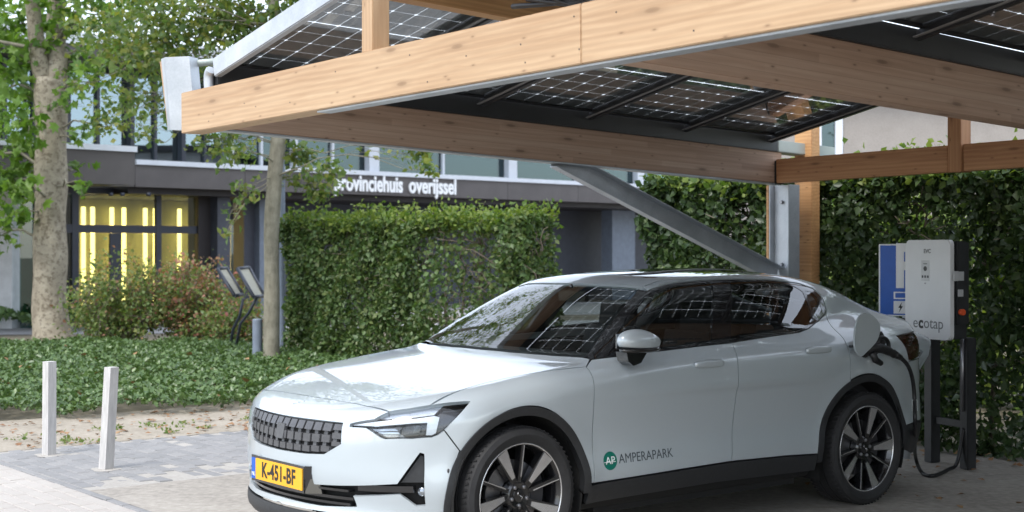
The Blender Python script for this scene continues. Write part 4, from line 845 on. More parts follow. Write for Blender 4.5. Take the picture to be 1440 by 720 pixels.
# ---------------------------------------------------------------- leaves
LEAF1=(np.array([(0,0,0),(.42,.36,.10),(1,0,-.06),(.42,-.36,.10)]),[(0,1,2),(0,2,3)])
_a=np.radians([0,28,52,80,110,150,180,210,250,280,308,332]); _r=np.array([1,.55,.92,.5,.8,.45,.25,.45,.8,.5,.92,.55])
LEAF2=(np.vstack([[(0.05,0,.05)],np.stack([_r*np.cos(_a)*.62+.35,_r*np.sin(_a)*.62,-.12*_r**2],1)]),[(0,i+1,(i+1)%12+1) for i in range(12)])
def leaves(name,P,size,mat,parent,nb=None,bias=.0,shape=LEAF1,var=.35,down=0.):
    P=np.asarray(P,float); k=len(P); lv,lf=shape; R=RNG.normal(size=(k,3)); R/=np.linalg.norm(R,axis=1,keepdims=True)
    if nb is not None: R=R*(1-bias)+np.asarray(nb)*bias; 
    R/=np.maximum(np.linalg.norm(R,axis=1,keepdims=True),1e-9)
    T=RNG.normal(size=(k,3)); T[:,2]-=down; T-=R*np.sum(T*R,1,keepdims=True); T/=np.maximum(np.linalg.norm(T,axis=1,keepdims=True),1e-9); B=np.cross(R,T)
    s=(size*(1+var*np.clip(RNG.normal(0,.8,k),-1.6,1.8)))[:,None,None]
    V=P[:,None,:]+s*(lv[None,:,0:1]*T[:,None,:]+lv[None,:,1:2]*B[:,None,:]+lv[None,:,2:3]*R[:,None,:])
    Fc=np.asarray(lf)[None]+np.arange(k)[:,None,None]*len(lv)
    me=rawmesh(name,V.reshape(-1,3),Fc.reshape(-1,3)); return link(name,me,mat,parent)
M['lf_hedge']=leafm('hornbeam_leaf',((0.041,0.088,0.029),(0.074,0.137,0.041),(0.128,0.202,0.066),(0.061,0.117,0.036),(0.101,0.130,0.042),(0.162,0.208,0.072)),.35)
M['lf_shaded']=leafm('shaded_glossy_leaf',((.020,.045,.018),(.034,.068,.025),(.055,.095,.034),(.028,.055,.02),(.10,.15,.045)),.35,.38)  # glossier leaf; its dark tone also carries the shade under the carport roof
M['lf_tip']=leafm('hornbeam_new_leaf',((.15,.22,.04),(.23,.28,.06),(.11,.18,.035),(.08,.14,.03)),.45)
M['lf_plane']=leafm('plane_leaf',((0.091,0.182,0.039),(0.143,0.260,0.046),(0.195,0.312,0.052),(0.078,0.156,0.033)),.5)
M['lf_fine']=leafm('fine_leaf',((0.069,0.131,0.052),(0.106,0.181,0.058),(0.163,0.225,0.065),(0.250,0.250,0.065)),.5)
M['lf_ivy']=leafm('ivy_leaf',((0.053,0.101,0.035),(0.086,0.149,0.048),(0.132,0.202,0.066),(0.066,0.119,0.037)),.2,.35)
M['lf_shrub']=leafm('shrub_leaf',((0.096,0.163,0.048),(0.156,0.225,0.066),(0.240,0.250,0.084),(0.120,0.188,0.054)),.4)
M['lf_red']=leafm('reddish_leaf',((0.299,0.137,0.092),(0.380,0.200,0.127),(0.230,0.179,0.092),(0.322,0.105,0.103)),.4)
M['lf_dead']=leafm('dry_leaf',((.28,.14,.06),(.20,.10,.05),(.33,.20,.10)),.1,.8)
M['twig']=simple('grey_twig',(.16,.13,.10),.85,0,.25,20)
n=N('plane_bark'); v=n.coord('Object'); vo=n.new('ShaderNodeTexVoronoi'); vo.inputs['Scale'].default_value=6.5; n.l(n.coord('Object',(1,1,.6)),vo.inputs['Vector'])
f=n.noise(v,5,6,.65,.6); n.base(n.mix(n.ramp(n.noise(v,13,6,.72),[(.5,(0,0,0)),(.6,(.9,.9,.9))]),n.ramp(f,[(.3,(.20,.17,.125)),(.55,(.30,.265,.20)),(.75,(.37,.34,.27))]),(.125,.10,.07))); n.set(Roughness=.9); n.bump(f,.5,.02); M['bark']=n.m
n=N('grey_bark'); v=n.coord('Object',(1,1,.35)); f=n.mix(.5,n.noise(v,16,8,.75),n.noise(n.coord('Object'),4,5,.7)); n.base(n.ramp(f,[(.32,(.075,.07,.05)),(.5,(.19,.175,.13)),(.68,(.29,.275,.215))])); n.set(Roughness=.9); n.bump(f,.5,.01); M['bark2']=n.m
def limb(bm,p0,p1,r0,r1,wob=.06,n=6,seg=7):
    p0=Vector(p0);p1=Vector(p1); L=(p1-p0).length; P=[p0.lerp(p1,i/n)+(Vector([random.uniform(-1,1) for _ in range(3)])*wob*L*(0 if i in(0,n) else .5)+Vector((0,0,math.sin(math.pi*i/n)*.08*L))) for i in range(n+1)]
    tube(bm,P,[r0+(r1-r0)*i/n for i in range(n+1)],seg); return P
def crown(tree,clusters,trunk_pts,leafmat,size,shape,seedtw=5,barkm=None,twr=.012,down=.3):
    P=[];bm=bmesh.new(); tp=[Vector(q) for q in trunk_pts]
    for (c,r,k) in clusters:
        c=Vector(c); b=min(tp,key=lambda q:(q-c).length+max(0,q.z-c.z)*1.2); pts=limb(bm,b,c,twr*(1.3+1.5*r),twr*.5,.10)
        for _ in range(seedtw):
            d=Vector(RNG.normal(size=3)).normalized()*r*random.uniform(.6,1.1); d.z*=.7; s=pts[random.randint(3,6)]; tp2=limb(bm,s,c+d,twr*.5,twr*.18,.15,4,5)
            m=max(3,int(k/(seedtw*1.0)*.55))
            for q in tp2[1:]:
                for _ in range(m//4): P.append(q+Vector(RNG.normal(size=3))*r*.20)
        for _ in range(int(k*.45)):
            v=Vector(RNG.normal(size=3))*r*.45; v.z*=.75; P.append(c+v)
    o=fin('branch',bm,barkm or M['twig'],tree,smooth=True)
    tag(o,kind='stuff')
    lo=leaves('crown',np.array([p[:] for p in P]),size,leafmat,tree,shape=shape,down=down,nb=np.array([0,0,1.]),bias=.25); return lo
def tree(name,label,base,trunk,rad,barkm,parent=None,cat='tree'):
    r=empty(name,base); tag(r,label,cat); bm=bmesh.new(); P=smoothpts(trunk,6); rr=[np.interp(i/(len(P)-1),np.linspace(0,1,len(rad)),rad) for i in range(len(P))]
    tube(bm,P,[float(x) for x in rr],18); 
    for v in bm.verts: v.co+=Vector((math.sin(v.co.z*5+v.co.x*9),math.cos(v.co.z*4+v.co.y*7),0))*.012*max(rad)/.3
    fin('trunk',bm,barkm,r,smooth=True); return r,P
# big plane tree on the left
bp=G(73,481); YP=bp.y
def PX(x,y,dy=0): return W(x,y,YP+dy)
tr,tp=tree('plane_tree','thick plane tree with mottled bark and large lobed leaves in the ivy bed',bp,[PX(73,486),PX(72,462),PX(70,400),PX(71,300),PX(72,200),PX(72,110)],[.40,.31,.285,.27,.265,.27],M['bark'])
bm=bmesh.new(); 
s1=smoothpts([PX(66,125),PX(56,90,-.1),PX(50,45,-.2),PX(44,-20,-.3),PX(40,-120,-.4)],5); tube(bm,s1,[.17-.004*i for i in range(len(s1))],12)
s2=smoothpts([PX(78,125),PX(80,80,.1),PX(78,40,.3),PX(84,-40,.4),PX(95,-150,.6)],5); tube(bm,s2,[.20-.004*i for i in range(len(s2))],12)
fin('bough',bm,M['bark'],tr,smooth=True)
cl=[]
for (x,y,r,k) in ((10,40,.8,150),(35,90,.6,110),(-20,130,.9,150),(15,170,.55,110),(35,215,.45,80),(5,255,.5,90),(20,300,.4,60),(-10,330,.5,60),(40,20,.7,120),(110,30,.8,120),(120,90,.5,70),(95,150,.35,35),(108,195,.3,26),(110,238,.28,30),(30,265,.3,40),(130,120,.45,45),(150,20,.8,110),(90,-30,.9,120),(20,-40,1.0,150),(200,-20,.8,120),(140,175,.35,24),(-60,60,1.2,150),(-60,220,1.0,120),(60,60,.4,60),(28,140,.4,60),(170,60,.6,50),(112,262,.22,16)):
    cl.append((PX(x,y,random.uniform(-1.3,1.0)),r,k))
crown(tr,cl,list(tp[12:])+list(s1)+list(s2),M['lf_plane'],.17,LEAF2,5,M['bark2'],.014)
# slim tree in front of the hedge
b2=G(382,516); Y2=b2.y
def PX2(x,y,dy=0): return W(x,y,Y2+dy)
tr2,tp2=tree('slim_tree','slim grey-barked tree with sparse small leaves beside the clipped hedge',b2,[PX2(382,520),PX2(382,450),PX2(382,330),PX2(386,250),PX2(392,190),PX2(392,90),PX2(386,20),PX2(380,-100),PX2(378,-300)],[.125,.105,.10,.105,.10,.09,.075,.06,.02],M['bark2'])
cl=[]
for (x,y,r,k) in ((430,215,.32,170),(450,265,.28,160),(470,240,.22,90),(420,255,.2,60),(330,215,.35,120),(310,200,.35,110),(345,270,.22,60),(325,300,.16,40),(318,330,.10,22),(590,215,.22,90),(602,238,.16,60),(290,195,.4,70),(150,160,.35,110),(190,175,.35,120),(170,135,.4,110),(215,150,.3,90),(135,180,.22,50),(200,195,.2,40),(105,120,.35,60),(245,120,.35,70),(230,60,.5,300),(270,40,.6,340),(310,45,.5,300),(340,20,.5,320),(370,40,.45,260),(400,20,.5,280),(430,5,.4,220),(190,50,.55,300),(150,70,.5,240),(250,90,.4,190),(300,80,.4,150),(280,10,.6,300),(210,15,.6,300),(330,-30,.7,220),(420,-40,.8,240),(250,-40,.8,240),(120,40,.5,200),(355,60,.25,110),(205,85,.45,220),(175,100,.4,150),(290,110,.3,80),(430,40,.25,90)):
    cl.append((PX2(x,y,random.uniform(-.9,.9)),r,int(k*1.25)))
for _ in range(30): cl.append((PX2(random.gauss(370,130),random.uniform(-430,-60),random.uniform(-2.0,2.0)),random.uniform(.4,.75),200))
crown(tr2,cl,tp2[18:]+[PX2(378,-120),PX2(384,-200),PX2(376,-290)],M['lf_fine'],.085,LEAF1,7,M['bark2'],.006)
# tree across the street behind the camera: it shows in the windscreen and bonnet
tr3,tp3=tree('street_tree','leafy street tree on the far side of the brick street',Vector((-7.5,-1.0,0)),[Vector((-7.5,-1,0)),Vector((-7.4,-1,2)),Vector((-7.6,-.9,4.5)),Vector((-7.5,-1.1,8))],[.22,.17,.14,.05],M['bark2'])
cl=[(Vector((-7.5+random.gauss(0,1.6),-1+random.gauss(0,1.6),6.2+random.gauss(0,1.4))),random.uniform(.5,.8),150) for _ in range(26)]
crown(tr3,cl,tp3[8:],M['lf_fine'],.11,LEAF1,4,M['bark2'],.012)
for k,(x,y,rz,sc,lb) in enumerate(((-15,3,1.1,1.0,'beside the grass verge'),(-4,-12,2.3,1.15,'opposite the number plate'),(6,-13,.6,1.0,'opposite the carport front'),(-12,-9,3.5,1.2,'at the corner of the lane'),(15,-9,4.4,1.1,'opposite the added bays'))):  # copies added out of view, for car and facade glass to reflect
    c=tr3.copy(); COL.objects.link(c); c.location=(x,y,0); c.rotation_euler=(0,0,rz); c.scale=(sc,)*3; c['label']='added unseen tree across the brick street, '+lb; c['group']='street trees across the brick street'
    for chd in tr3.children:
        d=chd.copy(); COL.objects.link(d); d.parent=c
tr3['group']='street trees across the brick street'
# ---------------------------------------------------------------- hedges
def hedge(name,label,p0,p1,depth,h,nl,size,mat,holes=(),stems=14,tip=.13,thin=()):
    p0=Vector(p0);p1=Vector(p1); L=(p1-p0).length; x=(p1-p0).normalized(); y=Vector((-x.y,x.x,0)); y=y if y.y>0 else -y
    r=empty(name,p0.lerp(p1,.5)); tag(r,label,'hedge','clipped hornbeam hedges')
    u=RNG.uniform(0,L,nl); w=RNG.uniform(0,1,nl); f=RNG.uniform(0,1,nl)
    # 62% near the front face, 14% top, the rest through the volume
    v=np.where(f<.55,np.abs(RNG.normal(0,.10,nl)),np.where(f<.70,RNG.uniform(0,depth,nl),RNG.uniform(0,depth,nl))); z=np.where((f>=.55)&(f<.70),h-np.abs(RNG.normal(0,.06,nl)),.05+w*(h-.05))
    e=RNG.uniform(0,1,nl); u=np.where(f>.90,np.where(e<.5,np.abs(RNG.normal(0,.08,nl)),L-np.abs(RNG.normal(0,.08,nl))),u)
    bul=.07*np.sin(u*3.1+z*2.2)+.05*np.sin(u*7.3-z*4.1)+.03*np.sin(u*17+z*13); v=v+bul; z=z+.04*np.sin(u*4.7)+.03*np.sin(u*13.1+v*5)*(z>h-.3)
    keep=np.ones(nl,bool)
    g=np.sin(u*5.3+1)*np.sin(z*6.1+u*1.7)+.6*np.sin(u*13.7+z*9.1); keep&=~((g>1.05)&(RNG.uniform(0,1,nl)<.8))
    for (uc,zc_0,ru,rz,pr) in holes:
        keep&=~((((u-uc)/ru)**2+((z-zc_0)/rz)**2<1)&(RNG.uniform(0,1,nl)<pr)&(v<depth*.8))
    u,v,z=u[keep],v[keep],z[keep]
    P=np.array(p0[:])[None]+u[:,None]*np.array(x[:])+v[:,None]*np.array(y[:])+z[:,None]*np.array([0,0,1.])
    nb=np.where((z>h-.12)[:,None],np.array([0,0,1.])[None],-np.array(y[:])[None]); leaves('foliage',P,size,mat,r,nb=nb,bias=.38,down=.4)
    # paler shoots along the top
    k=int(nl*tip); u=RNG.uniform(0,L,k); v=RNG.uniform(-.05,depth,k); z=h+RNG.normal(0,.07,k)+.06*(np.sin(u*9)>.8)*RNG.uniform(0,2,k)+.04*np.sin(u*4.7)
    P=np.array(p0[:])[None]+u[:,None]*np.array(x[:])+v[:,None]*np.array(y[:])+z[:,None]*np.array([0,0,1.]); leaves('shoot',P,size*.95,M['lf_tip'],r,nb=np.array([0,0,1.]),bias=.2)
    bm=bmesh.new()
    for i in range(stems):
        uu=L*(i+.5)/stems+random.uniform(-.15,.15); b=p0+x*uu+y*depth*.45; top=b+Vector((0,0,h*.85)); pts=limb(bm,b,top,.028,.008,.05,7,6)
        for q in pts[2:]:
            for _ in range(3): limb(bm,q,q+x*random.uniform(-.45,.45)+y*random.uniform(-.4,.25)+Vector((0,0,random.uniform(.05,.4))),.010,.003,.2,4,5)
    tag(fin('stem',bm,M['twig'],r,smooth=True),kind='stuff')
    # upright sprigs
    bm=bmesh.new(); SP=[]
    for i in range(int(L*5)):
        b=p0+x*random.uniform(0,L)+y*random.uniform(0,depth)+Vector((0,0,h-.05)); hh=random.choice((.10,.14,.2,.3)); pts=limb(bm,b,b+Vector((random.uniform(-.06,.06),random.uniform(-.06,.06),hh)),.004,.002,.1,4,4)
        for q in pts[2:]:
            for _ in range(3): SP.append((q+Vector(RNG.normal(size=3))*.03)[:])
    tag(fin('sprig',bm,M['twig'],r),kind='stuff'); tag(leaves('sprig_leaf',np.array(SP),size*.8,M['lf_tip'],r),kind='stuff')
    return r
h1a=Vector((-3.22,19.9,0)); h1b=Vector((.17,17.1,0))
hedge('hedge','clipped hedge with a bare twiggy hollow standing behind the car bonnet',h1a,h1b,.7,1.93,54000,.062,M['lf_hedge'],holes=((3.2,1.2,.75,.75,.72),(3.6,1.75,.6,.35,.6),(2.5,1.8,.4,.25,.5)),stems=18)
h2a=C(-1.95,5.76,0); h2b=C(14,5.76,0)
hedge('hedge','tall clipped hedge running behind the charging point and the back beam',h2a,h2b,.75,2.20,175000,.066,M['lf_shaded'],holes=((3.2,1.3,.5,.7,.5),(5.2,.9,.7,.7,.45),(6.6,1.2,.6,.6,.4),(4.0,.5,.5,.4,.5),(2.0,1.0,.4,.5,.4)),stems=44,tip=.10)
# ---------------------------------------------------------------- ivy bed, shrubs, dry leaves
def poly_pts(poly,k):
    xs=[p[0] for p in poly]; ys=[p[1] for p in poly]; q=np.stack([RNG.uniform(min(xs),max(xs),k*3),RNG.uniform(min(ys),max(ys),k*3)],1); q=q[inpoly(q,poly)]; return q[:k]
ivy=[(-9.5,11.2)]+[tuple(G(x,y)[:2]) for x,y in ((-40,594),(0,591),(60,588),(120,590),(180,584),(250,583),(300,580),(345,576),(420,560),(470,545))]+[(.3,16.2),(-2.9,20.3),(-4.5,22.6),(-9.5,22.6),(-12,20)]
q=poly_pts(ivy,115000); z=.02+.06*np.abs(np.sin(q[:,0]*1.7+q[:,1]))+.05*np.abs(np.sin(q[:,0]*4.3-q[:,1]*3.1))+RNG.uniform(0,.07,len(q))
iv=leaves('ivy_bed',np.column_stack([q,z]),.054,M['lf_ivy'],None,nb=np.array([0,0,1.]),bias=.5); tag(iv,'low dark green ivy covering the bed around the trees','ivy',kind='stuff')
q=poly_pts([(-20,27.3),(-7.4,27.3),(-6.2,30.3),(-20,30.3)],9000); gc=leaves('ground_cover',np.column_stack([q,.05+.22*np.abs(np.sin(q[:,0]*2+q[:,1]))+RNG.uniform(0,.1,len(q))]),.11,M['lf_ivy'],None,nb=np.array([0,0,1.]),bias=.5); tag(gc,'low green planting beyond the garden path by the white column','ground cover',kind='stuff')
q=poly_pts([Cg(-4.9,-.1),Cg(-3.1,-.1),Cg(-3.0,6),Cg(-5.3,6)],520); dl=leaves('dry_leaves',np.column_stack([q,np.full(len(q),.012)]),.055,M['lf_dead'],None,nb=np.array([0,0,1.]),bias=.8); tag(dl,'brown fallen leaves scattered over the sandy verge','leaves',kind='stuff')
q=poly_pts([Cg(1.8,3.4),Cg(8,3.4),Cg(8,5.7),Cg(0,5.7)],140); dl=leaves('dry_leaves',np.column_stack([q,np.full(len(q),.012)]),.05,M['lf_dead'],None,nb=np.array([0,0,1.]),bias=.8); tag(dl,'fallen leaves on the parking bay in front of the charging point','leaves',kind='stuff')
q=poly_pts([Cg(-.5,5.45),Cg(8,5.45),Cg(8,5.9),Cg(-.5,5.9)],700); dl=leaves('leaf_litter',np.column_stack([q,RNG.uniform(.008,.03,len(q))]),.05,M['lf_dead'],None,nb=np.array([0,0,1.]),bias=.6); tag(dl,'leaf litter gathered at the foot of the hedge behind the charging point','leaves',kind='stuff')
q=poly_pts([Cg(-4.0,.3),Cg(-3.2,.3),Cg(-3.2,4),Cg(-4.0,4)],26); gp=np.repeat(q,14,0)+RNG.normal(0,.045,(len(q)*14,2)); gr=leaves('grass_tuft',np.column_stack([gp,np.full(len(gp),.015)]),.032,M['lf_shrub'],None,nb=np.array([1.,0,.2]),bias=.3); tag(gr,'sparse grass tufts growing in the sandy verge','grass',kind='stuff')
q=poly_pts(ivy,260); dl=leaves('dry_leaves',np.column_stack([q,RNG.uniform(.10,.19,len(q))]),.075,M['lf_dead'],None,nb=np.array([0,0,1.]),bias=.6); tag(dl,'brown dry leaves lying on top of the ivy bed','leaves',kind='stuff')
def shrub(label,cx,base,w,h,red,seedk):
    c=G(cx,base); r=empty('shrub',c); tag(r,label,'shrub','shrubs in front of the entrance'); P=[];Q=[];bm=bmesh.new()
    for i in range(seedk):
        a=random.uniform(0,2*math.pi); rr=random.random()**.5; t=c+Vector((math.cos(a)*rr*w,math.sin(a)*rr*w*.8,h*random.uniform(.45,1.0)*(1-.35*rr*rr))); pts=limb(bm,c+Vector((math.cos(a)*.1,math.sin(a)*.1,0)),t,.018,.004,.10,6,5)
        for p in pts[2:]:
            for _ in range(3):
                e=p+Vector(RNG.normal(size=3))*.16; limb(bm,p,e,.005,.002,.1,2,4)
                for _ in range(17): (Q if random.random()<red*(.4+.9*(p.z/h)) else P).append((e+Vector(RNG.normal(size=3))*.085)[:])
    tag(fin('stem',bm,M['twig'],r),kind='stuff'); leaves('foliage',np.array(P),.060,M['lf_shrub'],r,nb=np.array([0,0,1.]),bias=.3); leaves('red_foliage',np.array(Q),.058,M['lf_red'],r,nb=np.array([0,0,1.]),bias=.3)
shrub('greener bushy shrub beside the plane tree trunk',160,488,.82,1.28,.12,30); shrub('reddish bushy shrub standing beside the information boards',268,486,.78,1.42,.5,38); shrub('low spreading shrub between the reddish bush and the boards',325,492,.42,.75,.25,14)

q=np.stack([RNG.uniform(-2.6,4.5,16000),RNG.uniform(8.2,9.6,16000)],1); z=RNG.uniform(0,1,16000)**.8*2.1+.1*np.sin(q[:,0]*5); P=np.array([C(a,b,zz)[:] for (a,b),zz in zip(q,z)])
gs=leaves('garden_shrubs',P,.11,M['lf_tip'],None,nb=np.array([0,0,1.]),bias=.3); tag(gs,'sunlit pale green shrubbery glimpsed through the hedge behind the charging point','shrubbery',kind='stuff')
# ---------------------------------------------------------------- charging point, parking sign, cable
M['cab']=simple('charger_white',(.60,.61,.62),.35,0,.03,6); M['cabd']=simple('charger_dark',(.02,.021,.023),.45,0,.2,12); M['silver']=simple('label_silver',(.45,.46,.47),.4,.2,.1,10); M['greyink']=simple('grey_ink',(.13,.135,.14),.5)
lp=G(1302,651); rp=G(1352,661); cx=(rp-lp).normalized(); cy=ZV.cross(cx).normalized()       # cy points away from the car
ch=empty('charging_point',lp.lerp(rp,.5)); tag(ch,'white charging cabinet on two dark posts plugged in to the car','charging point')
FC=W(1304,407,10.27)            # centre of the cabinet front
def chb(nm,off,size,mat,bv=.004,par=None):
    return cbox(nm,FC+cx*off[0]+cy*off[1]+ZV*off[2],size,mat,par or ch,bv,(cx,cy,ZV))
def rounded(nm,w,h,r,t,mat,off,par):
    P=[]
    for (sx,sz,a0) in ((1,1,0),(-1,1,90),(-1,-1,180),(1,-1,270)):
        for k in range(7):
            a=math.radians(a0+15*k); P.append((sx*(w/2-r)+r*math.cos(a),sz*(h/2-r)+r*math.sin(a)))
    bm=bmesh.new(); prism(bm,[Vector((x,0,z)) for x,z in P],(0,t,0)); bmesh.ops.bevel(bm,geom=[e for e in bm.edges if abs(e.verts[0].co.y)<1e-6 and abs(e.verts[1].co.y)<1e-6],offset=.008,segments=3,affect='EDGES')
    bmesh.ops.recalc_face_normals(bm,faces=bm.faces[:]); me=bpy.data.meshes.new(nm); bm.to_mesh(me); bm.free(); me.materials.append(mat); me.polygons.foreach_set('use_smooth',[True]*len(me.polygons)); me.set_sharp_from_angle(angle=.6)
    o=bpy.data.objects.new(nm,me); COL.objects.link(o); return place(o,rot4(cx,cy,ZV,FC+cx*off[0]+cy*off[1]+ZV*off[2]),par)
cabw,cabh=.475,.715
cb=rounded('cabinet_door',cabw,cabh,.035,.035,M['cab'],(0,0,0),ch)
chb('cabinet_back',(.0,.095,.0),(cabw-.006,.118,cabh-.02),M['cabd'])
chb('cabinet_rib',(cabw/2+.012,.10,.05),(.026,.10,.58),M['cabd']); 
chb('socket_panel',(cabw/2+.018,.06,.10),(.016,.09,.07),M['silver'],.003); chb('warning_label',(cabw/2+.0265,.07,-.02),(.002,.05,.05),M['silver'],.0005); 
bm=bmesh.new(); p=FC+cx*(cabw/2+.026)+cy*.07-ZV*.155; tube(bm,[p,p+cx*.03],.022,14); fin('switch_knob',bm,M['orange'],ch,bevel=.003)
chb('card_reader',(-.02,-.0008,.135),(.085,.0016,.15),M['silver'],.0004)
for k in range(3): chb('reader_mark',(-.048+.028*k,-.0022,.092),(.018,.0012,.018),M['cabd'],.0003)
bm=bmesh.new(); p=FC+cx*-.02+cy*-.0016+ZV*.15; tube(bm,[p,p-cy*.0012],.018,16); fin('reader_mark',bm,M['cabd'],ch)
chb('reader_mark',(-.02,-.0022,.185),(.04,.0012,.008),M['greyink'],.0002)
def chtext(nm,txt,size,off,mat,offset=0.,xs=1.):
    me=textmesh(nm,txt,size,.0006,offset); me.transform(Matrix.Diagonal((xs,1,1,1))); o=bpy.data.objects.new(nm,me); me.materials.append(mat); COL.objects.link(o)
    return place(o,rot4(cx,ZV,-cy,FC+cx*off[0]+cy*off[1]+ZV*off[2]),ch)
chtext('brand_lettering','e',.115,(-.125,-.001,-.245),M['greyink']); chtext('brand_lettering','c',.115,(-.068,-.001,-.245),M['ink'],.004); chtext('brand_lettering','otap',.115,(.065,-.001,-.245),M['greyink'])
chtext('model_lettering','EVC',.042,(.0,-.001,.275),M['greyink'],.001); chtext('small_lettering','ec',.022,(-.02,-.001,.045),M['greyink'])
for p,w in ((lp,.085),(rp,.085)):
    c=p+cy*.06; zt_=FC.z-cabh/2+.01
    cbox('leg',Vector((c.x,c.y,zt_/2+.004)),(w,w,zt_-.0),M['cabd'],ch,.006,(cx,cy,ZV))
cbox('cross_bar',lp.lerp(rp,.5)+cy*.06+ZV*.32,((rp-lp).length-.09,.03,.05),M['cabd'],ch,.004,(cx,cy,ZV))
bm=bmesh.new(); p=rp+cy*.06+ZV*1.02-cy*.05; tube(bm,[p,p-ZV*.6],.012,8); fin('conduit',bm,M['bolt'],ch)
# parking sign
ps=empty('parking_sign',W(1265,650,10.8)*1); ps.location=Vector((W(1272,400,10.75).x,10.75,0)); tag(ps,'blue parking sign with a white letter P half hidden behind the charging cabinet','sign')
sx=Vector((.93,-.37,0)); sy=ZV.cross(sx); SC=W(1274,394,10.72)
def sgb(nm,off,size,mat,bv=.002): return cbox(nm,SC+sx*off[0]+sy*off[1]+ZV*off[2],size,mat,ps,bv,(sx,sy,ZV))
SW,SH=.40,.545
sgb('sign_plate',(0,0,0),(SW,.004,SH),M['white']); sgb('sign_field',(0,-.0028,0),(SW-.022,.0012,SH-.02),M['blue'],.0003)
me=textmesh('P','P',.46,.0006,.012); me.transform(Matrix.Diagonal((.85,1,1,1))); me.materials.append(M['white']); o=bpy.data.objects.new('sign_letter',me); COL.objects.link(o); place(o,rot4(sx,ZV,-sy,SC-sy*.0042+ZV*.09+sx*.01),ps)
sgb('sign_box',(-.01,-.0042,-.115),(.16,.0012,.055),M['white'],.0003); sgb('sign_box_field',(-.01,-.0052,-.115),(.135,.0012,.036),M['blue'],.0003); sgb('sign_pictogram',(-.02,-.0042,-.205),(.14,.0012,.095),M['white'],.0003)
bm=bmesh.new(); bl=[(.012,.04),(-.016,-.004),(.0,-.004),(-.012,-.04),(.018,.008),(.003,.008)]; prism(bm,[SC+sx*(x-.04)-sy*.0050+ZV*(z-.205) for x,z in bl],-sy*.001); fin('sign_bolt_symbol',bm,M['ink'],ps)
c=SC+sy*.03; bm=bmesh.new(); tube(bm,[Vector((c.x,c.y,0)),Vector((c.x,c.y,SC.z+SH/2-.03))],.03,16); fin('sign_post',bm,M['galv'],ps); 
bm=bmesh.new(); tube(bm,[SC+sy*.025+sx*-.02-ZV*(SH/2+.03),SC-sy*.02+sx*-.02-ZV*(SH/2+.03)],.02,12); fin('sign_clamp',bm,M['cabd'],ps)
pp=W(1274,500,10.95); bm=bmesh.new(); tube(bm,[Vector((pp.x,pp.y,0)),Vector((pp.x,pp.y,.42))],.038,18); bmesh.ops.scale(bm,vec=(1,1,1),verts=bm.verts); ob=fin('short_post',bm,M['galv'],None,bevel=.006); ob.location=(0,0,0); tag(ob,'short galvanised post behind the rear wheel of the car','post')
# plug and cable
pg=empty('charging_cable',carW((-2.95,.98,.2))); pg.location=(lp.x-.3,lp.y-.1,.01); tag(pg,'black charging cable with plug drooping from car flank to charging point','cable')
def cw(px,py,y): return carW(cpx(px,py,y=y))
bm=bmesh.new(); tube(bm,smoothpts([cw(1214,496,.92),cw(1222,490,.965),cw(1236,489.5,.985),cw(1250,494,.99),cw(1258,499,.99)],4),[.036]*5+[.032]*4+[.028]*4+[.024]*4,14); fin('plug_body',bm,M['cable'],pg)
bm=bmesh.new(); tube(bm,smoothpts([cw(1234,486,.985),cw(1237,476,.985),cw(1244,475.5,.985),cw(1249,482,.985),cw(1250,492,.985)],5),.013,10); fin('plug_handle',bm,M['cable'],pg)
bm=bmesh.new(); tube(bm,[cw(1226,495,.98),cw(1231,506,.985),cw(1239,511,.985)],[.024,.022,.017],12); fin('plug_latch',bm,M['cable'],pg)
bm=bmesh.new(); tube(bm,[cw(1256,497,.99),cw(1267,503,.99)],[.026,.017],12); fin('strain_relief',bm,M['cable'],pg)
bl2=[cw(1265,502,.99),cw(1276,513,.985),cw(1283,532,.98),cw(1286,560,.97),cw(1287,600,.99)]
e1=W(1287,640,9.9); e2=G(1296,668)+ZV*.02; e3=G(1312,672)+ZV*.015; e4=G(1334,664)+ZV*.02; e5=W(1346,650,rp.y+.0)
bm=bmesh.new(); tube(bm,smoothpts(bl2+[e1,e2,e3,e4,e5,rp+cy*.02+ZV*.30],7),.013,10); fin('cable_run',bm,M['cable'],pg)
bm=bmesh.new(); tube(bm,[cw(1286,562,.97),cw(1286.6,578,.975)],.0165,12); fin('cable_tag',bm,M['white'],pg)
# ---------------------------------------------------------------- provincial building
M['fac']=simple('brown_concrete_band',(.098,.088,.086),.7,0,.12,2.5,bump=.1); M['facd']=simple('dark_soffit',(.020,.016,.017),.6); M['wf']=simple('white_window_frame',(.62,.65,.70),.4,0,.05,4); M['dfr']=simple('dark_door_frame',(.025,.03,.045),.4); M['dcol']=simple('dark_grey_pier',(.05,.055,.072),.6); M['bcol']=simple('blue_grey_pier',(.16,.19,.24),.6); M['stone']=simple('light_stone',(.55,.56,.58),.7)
M['fgl']=glassm('facade_glass',(.34,.48,.46),1.55,.05,.02,(.75,.92,1.0)); M['fgs']=glassm('mirror_facade_glass',(.35,.42,.45),1.6,.24,.02,(.72,.88,1.0))
M['egl']=glassm('entrance_glass',(.62,.68,.62),1.5,.02); M['tgl']=glassm('teal_glass',(.25,.50,.48),1.5,.05); M['inner']=simple('hall_wall',(.34,.32,.20),.8,0,.3,1.2)
M['strip']=emis('hall_light_strip',(1.0,.76,.27),2.8)
U=Vector((.713,.701,0)).normalized(); NV=Vector((U.y,-U.x,0)); P0=Vector((-7.04,32.0,0))
bd=empty('office_building',P0); tag(bd,'long office building with dark lettered concrete band, glass storey and lit entrance','building')
def Bp(s,d,z): return P0+U*s-NV*d+ZV*z          # d = depth behind the band
